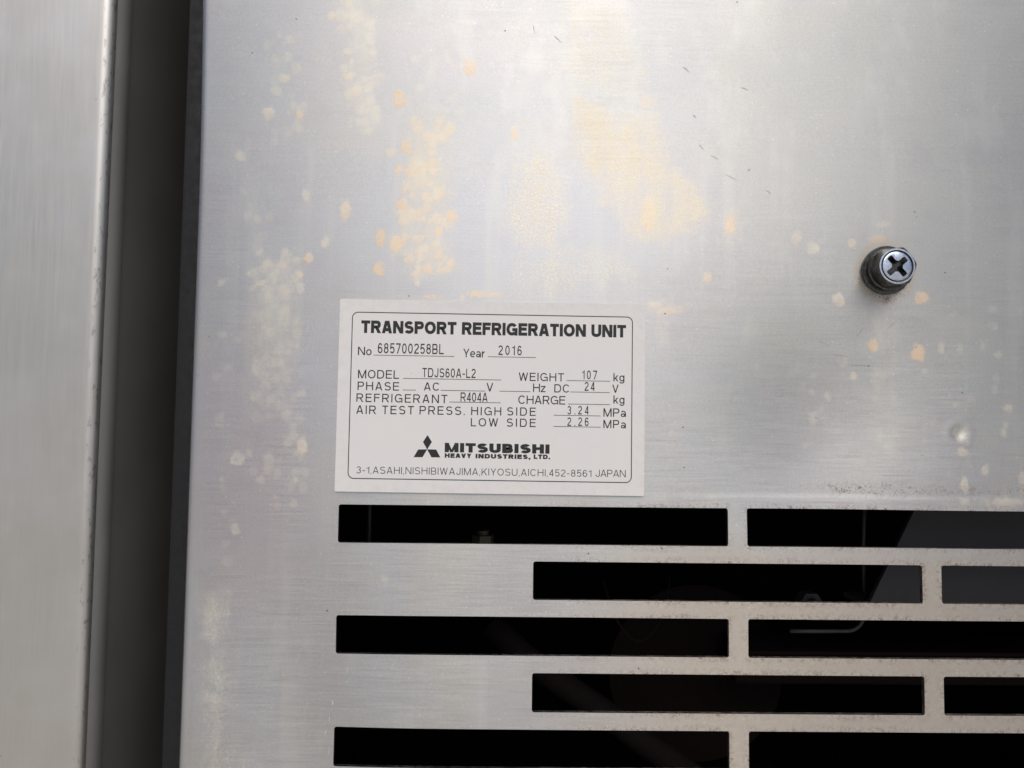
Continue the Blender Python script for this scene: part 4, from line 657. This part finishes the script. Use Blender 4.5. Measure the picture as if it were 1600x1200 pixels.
def bolt_head():
    b0, b1 = bw - 2.76, bw - 6.9; rot = math.radians(8); A = 6.85; seg = 96
    def rhex(t):                                             # hexagon radius at angle t (slightly rounded corners)
        q = (t - rot) % (math.pi / 3) - math.pi / 6
        return min(A * math.cos(math.pi / 6) / math.cos(q), A * 0.985)
    rows = []
    ang_ = [2 * math.pi * k / seg for k in range(seg)]
    rows.append([(rhex(t), b0) for t in ang_]); 
    rows.append([(rhex(t), b1 + 0.15 + 0.55 * max(0, rhex(t) - 5.93) / 0.9) for t in ang_])   # chamfered corners
    for r, w in ((5.78, b1 - 0.02), (5.25, b1 - 0.05), (5.08, b1 + 0.35), (4.85, b1 + 0.40), (4.68, b1 + 0.10), (4.5, b1)): rows.append([(r, w)] * seg)
    verts = []; faces = []
    for row in rows:
        for t, (r, w) in zip(ang_, row): verts.append(pw(r * math.cos(t), r * math.sin(t), w))
    for j in range(len(rows) - 1):
        for k in range(seg):
            k2 = (k + 1) % seg; faces.append((j * seg + k, j * seg + k2, (j + 1) * seg + k2, (j + 1) * seg + k))
    body_n = 2 * seg
    # cross recess: four arms at 45 degrees, walls sloping to a small floor
    def cross(L_, hw, inner):
        pts = []
        for q in range(4):
            c = math.radians(41 + 90 * q); dx, dy = math.cos(c), math.sin(c); nx, ny = -dy, dx
            for a_, b_ in ((inner, -hw * 1.0), (L_ * 0.93, -hw), (L_, -hw * 0.6), (L_, hw * 0.6), (L_ * 0.93, hw), (inner, hw)):
                pts.append((dx * a_ + nx * b_, dy * a_ + ny * b_))
        return pts
    def top(ring_pts, w): i = len(verts); verts.extend(pw(x, y, w) for x, y in ring_pts); return i
    c1, c2 = cross(3.95, 0.95, 1.6), cross(2.7, 0.6, 1.1); n = len(c1)
    i1 = top(c1, b1); i2 = top(c2, b1 + 1.9)
    for k in range(n): faces.append((i1 + k, i1 + (k + 1) % n, i2 + (k + 1) % n, i2 + k))
    faces.append(tuple(i2 + k for k in range(n)))
    bm = bmesh.new(); me = bpy.data.meshes.new('t'); me.from_pydata(verts, [], faces); bm.from_mesh(me); bpy.data.meshes.remove(me)
    bm.verts.ensure_lookup_table()
    last = (len(rows) - 1) * seg
    E2 = [bm.edges.get((bm.verts[last + k], bm.verts[last + (k + 1) % seg])) for k in range(seg)]
    E2 += [bm.edges.get((bm.verts[i1 + k], bm.verts[i1 + (k + 1) % n])) for k in range(n)]
    bmesh.ops.triangle_fill(bm, use_beauty=True, edges=[e for e in E2 if e])
    bmesh.ops.recalc_face_normals(bm, faces=bm.faces)
    o = bm_obj('hexagon_head', bm, M_black_zinc, bolt, 30)
    o.data.materials.append(M_zinc)
    for p in o.data.polygons:
        c = p.center
        if math.hypot(c.x, c.z) < 5.85 * MM and c.y < (b1 + 0.5) * MM: p.material_index = 1
    for p in o.data.polygons:
        if 4.72 * MM < math.hypot(p.center.x, p.center.z) < 5.22 * MM and p.center.y > (b1 + 0.05) * MM: p.material_index = 0
    for p in o.data.polygons:
        if len(p.vertices) > 8: p.material_index = 0
bolt_head()

# ------------------------------------------------------------------ what shows faintly behind the slots
def loc(o, label, cat):
    o.location = (0, 0, H); o['label'] = label; o['category'] = cat; return o
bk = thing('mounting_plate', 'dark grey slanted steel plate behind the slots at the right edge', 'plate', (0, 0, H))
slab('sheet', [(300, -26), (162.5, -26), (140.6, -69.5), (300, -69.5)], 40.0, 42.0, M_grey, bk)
bm_obj('folded_lip', box_bm(140.8, 300, -71.5, -69.6, 40.0, 60.0), M_grey, bk)
rod = [pw(149.6, -20, 58), pw(149.5, -50, 60), pw(149.3, -78, 60)]
for k in range(1, 7):
    t = math.pi / 2 * k / 6; rod.append(pw(149.3 - 7 * (1 - math.cos(t)), -78 - 7.6 * math.sin(t), 60))
rod += [pw(130, -85.8, 60), pw(118.5, -85.9, 60)]
loc(tube('bent_rod', rod, 0.8 * MM, M_rod), 'thin bent metal rod hooked behind the third row of slots', 'rod')
nt = thing('hex_nut', 'small dull nut behind the slots beside the bent rod', 'nut', (0, 0, H))
def hexprism(name, u, v, w0, w1, r, mat, parent, n=6):
    pts = [(u + r * math.cos(2 * math.pi * k / n), v + r * math.sin(2 * math.pi * k / n)) for k in range(n)]
    return slab(name, pts, w0, w1, mat, parent)
hexprism('nut_body', 130.4, -76.5, 66, 72, 5.0, M_grey, nt); hexprism('stud', 130.4, -76.5, 62, 66, 2.6, M_grey, nt, 12)
ft = thing('brass_fitting', 'small tarnished brass fitting at the lower edge of the top slot', 'fitting', (0, 0, H))
def vprism(name, u, w, v0, v1, r, mat, parent, n=6):
    verts = [pw(u + r * math.cos(2 * math.pi * (k + .25) / n), v, w + r * math.sin(2 * math.pi * (k + .25) / n)) for v in (v0, v1) for k in range(n)]
    faces = [tuple(range(n)), tuple(range(2 * n - 1, n - 1, -1))] + [(k, (k + 1) % n, n + (k + 1) % n, n + k) for k in range(n)]
    return mesh(name, verts, faces, mat, parent)
vprism('hexagon_body', -7.8, 58, -62, -47.6, 4.4, M_brass, ft); vprism('stem', -7.8, 58, -47.6, -45.8, 2.4, M_brass, ft, 16)
loc(tube('thin_pipe', [pw(-58.5, v, 80) for v in (40, 0, -40, -60)], 1.1 * MM, M_rod), 'thin pale upright pipe behind the left end of the top slot', 'pipe')
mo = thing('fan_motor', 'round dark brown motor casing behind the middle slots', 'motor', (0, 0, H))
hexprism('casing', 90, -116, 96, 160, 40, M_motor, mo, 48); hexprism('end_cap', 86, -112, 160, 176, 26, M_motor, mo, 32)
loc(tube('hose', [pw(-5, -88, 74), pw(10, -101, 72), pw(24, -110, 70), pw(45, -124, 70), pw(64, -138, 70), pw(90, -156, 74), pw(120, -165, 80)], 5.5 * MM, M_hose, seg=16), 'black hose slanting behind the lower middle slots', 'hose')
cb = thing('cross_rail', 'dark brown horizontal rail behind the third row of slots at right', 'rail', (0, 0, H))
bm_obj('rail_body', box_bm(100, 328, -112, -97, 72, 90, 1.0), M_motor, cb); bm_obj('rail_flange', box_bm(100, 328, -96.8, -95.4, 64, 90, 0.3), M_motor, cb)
wire = [pw(46.3 + 21 * k / 12, -80.5 - 10.5 * math.sin(math.pi * k / 12) , 62) for k in range(13)]
loc(tube('wire', [pw(42, -66, 63)] + wire + [pw(70, -64, 63)], 0.5 * MM, M_hose), 'thin dark wire sagging in a loop behind the third row of slots', 'wire')
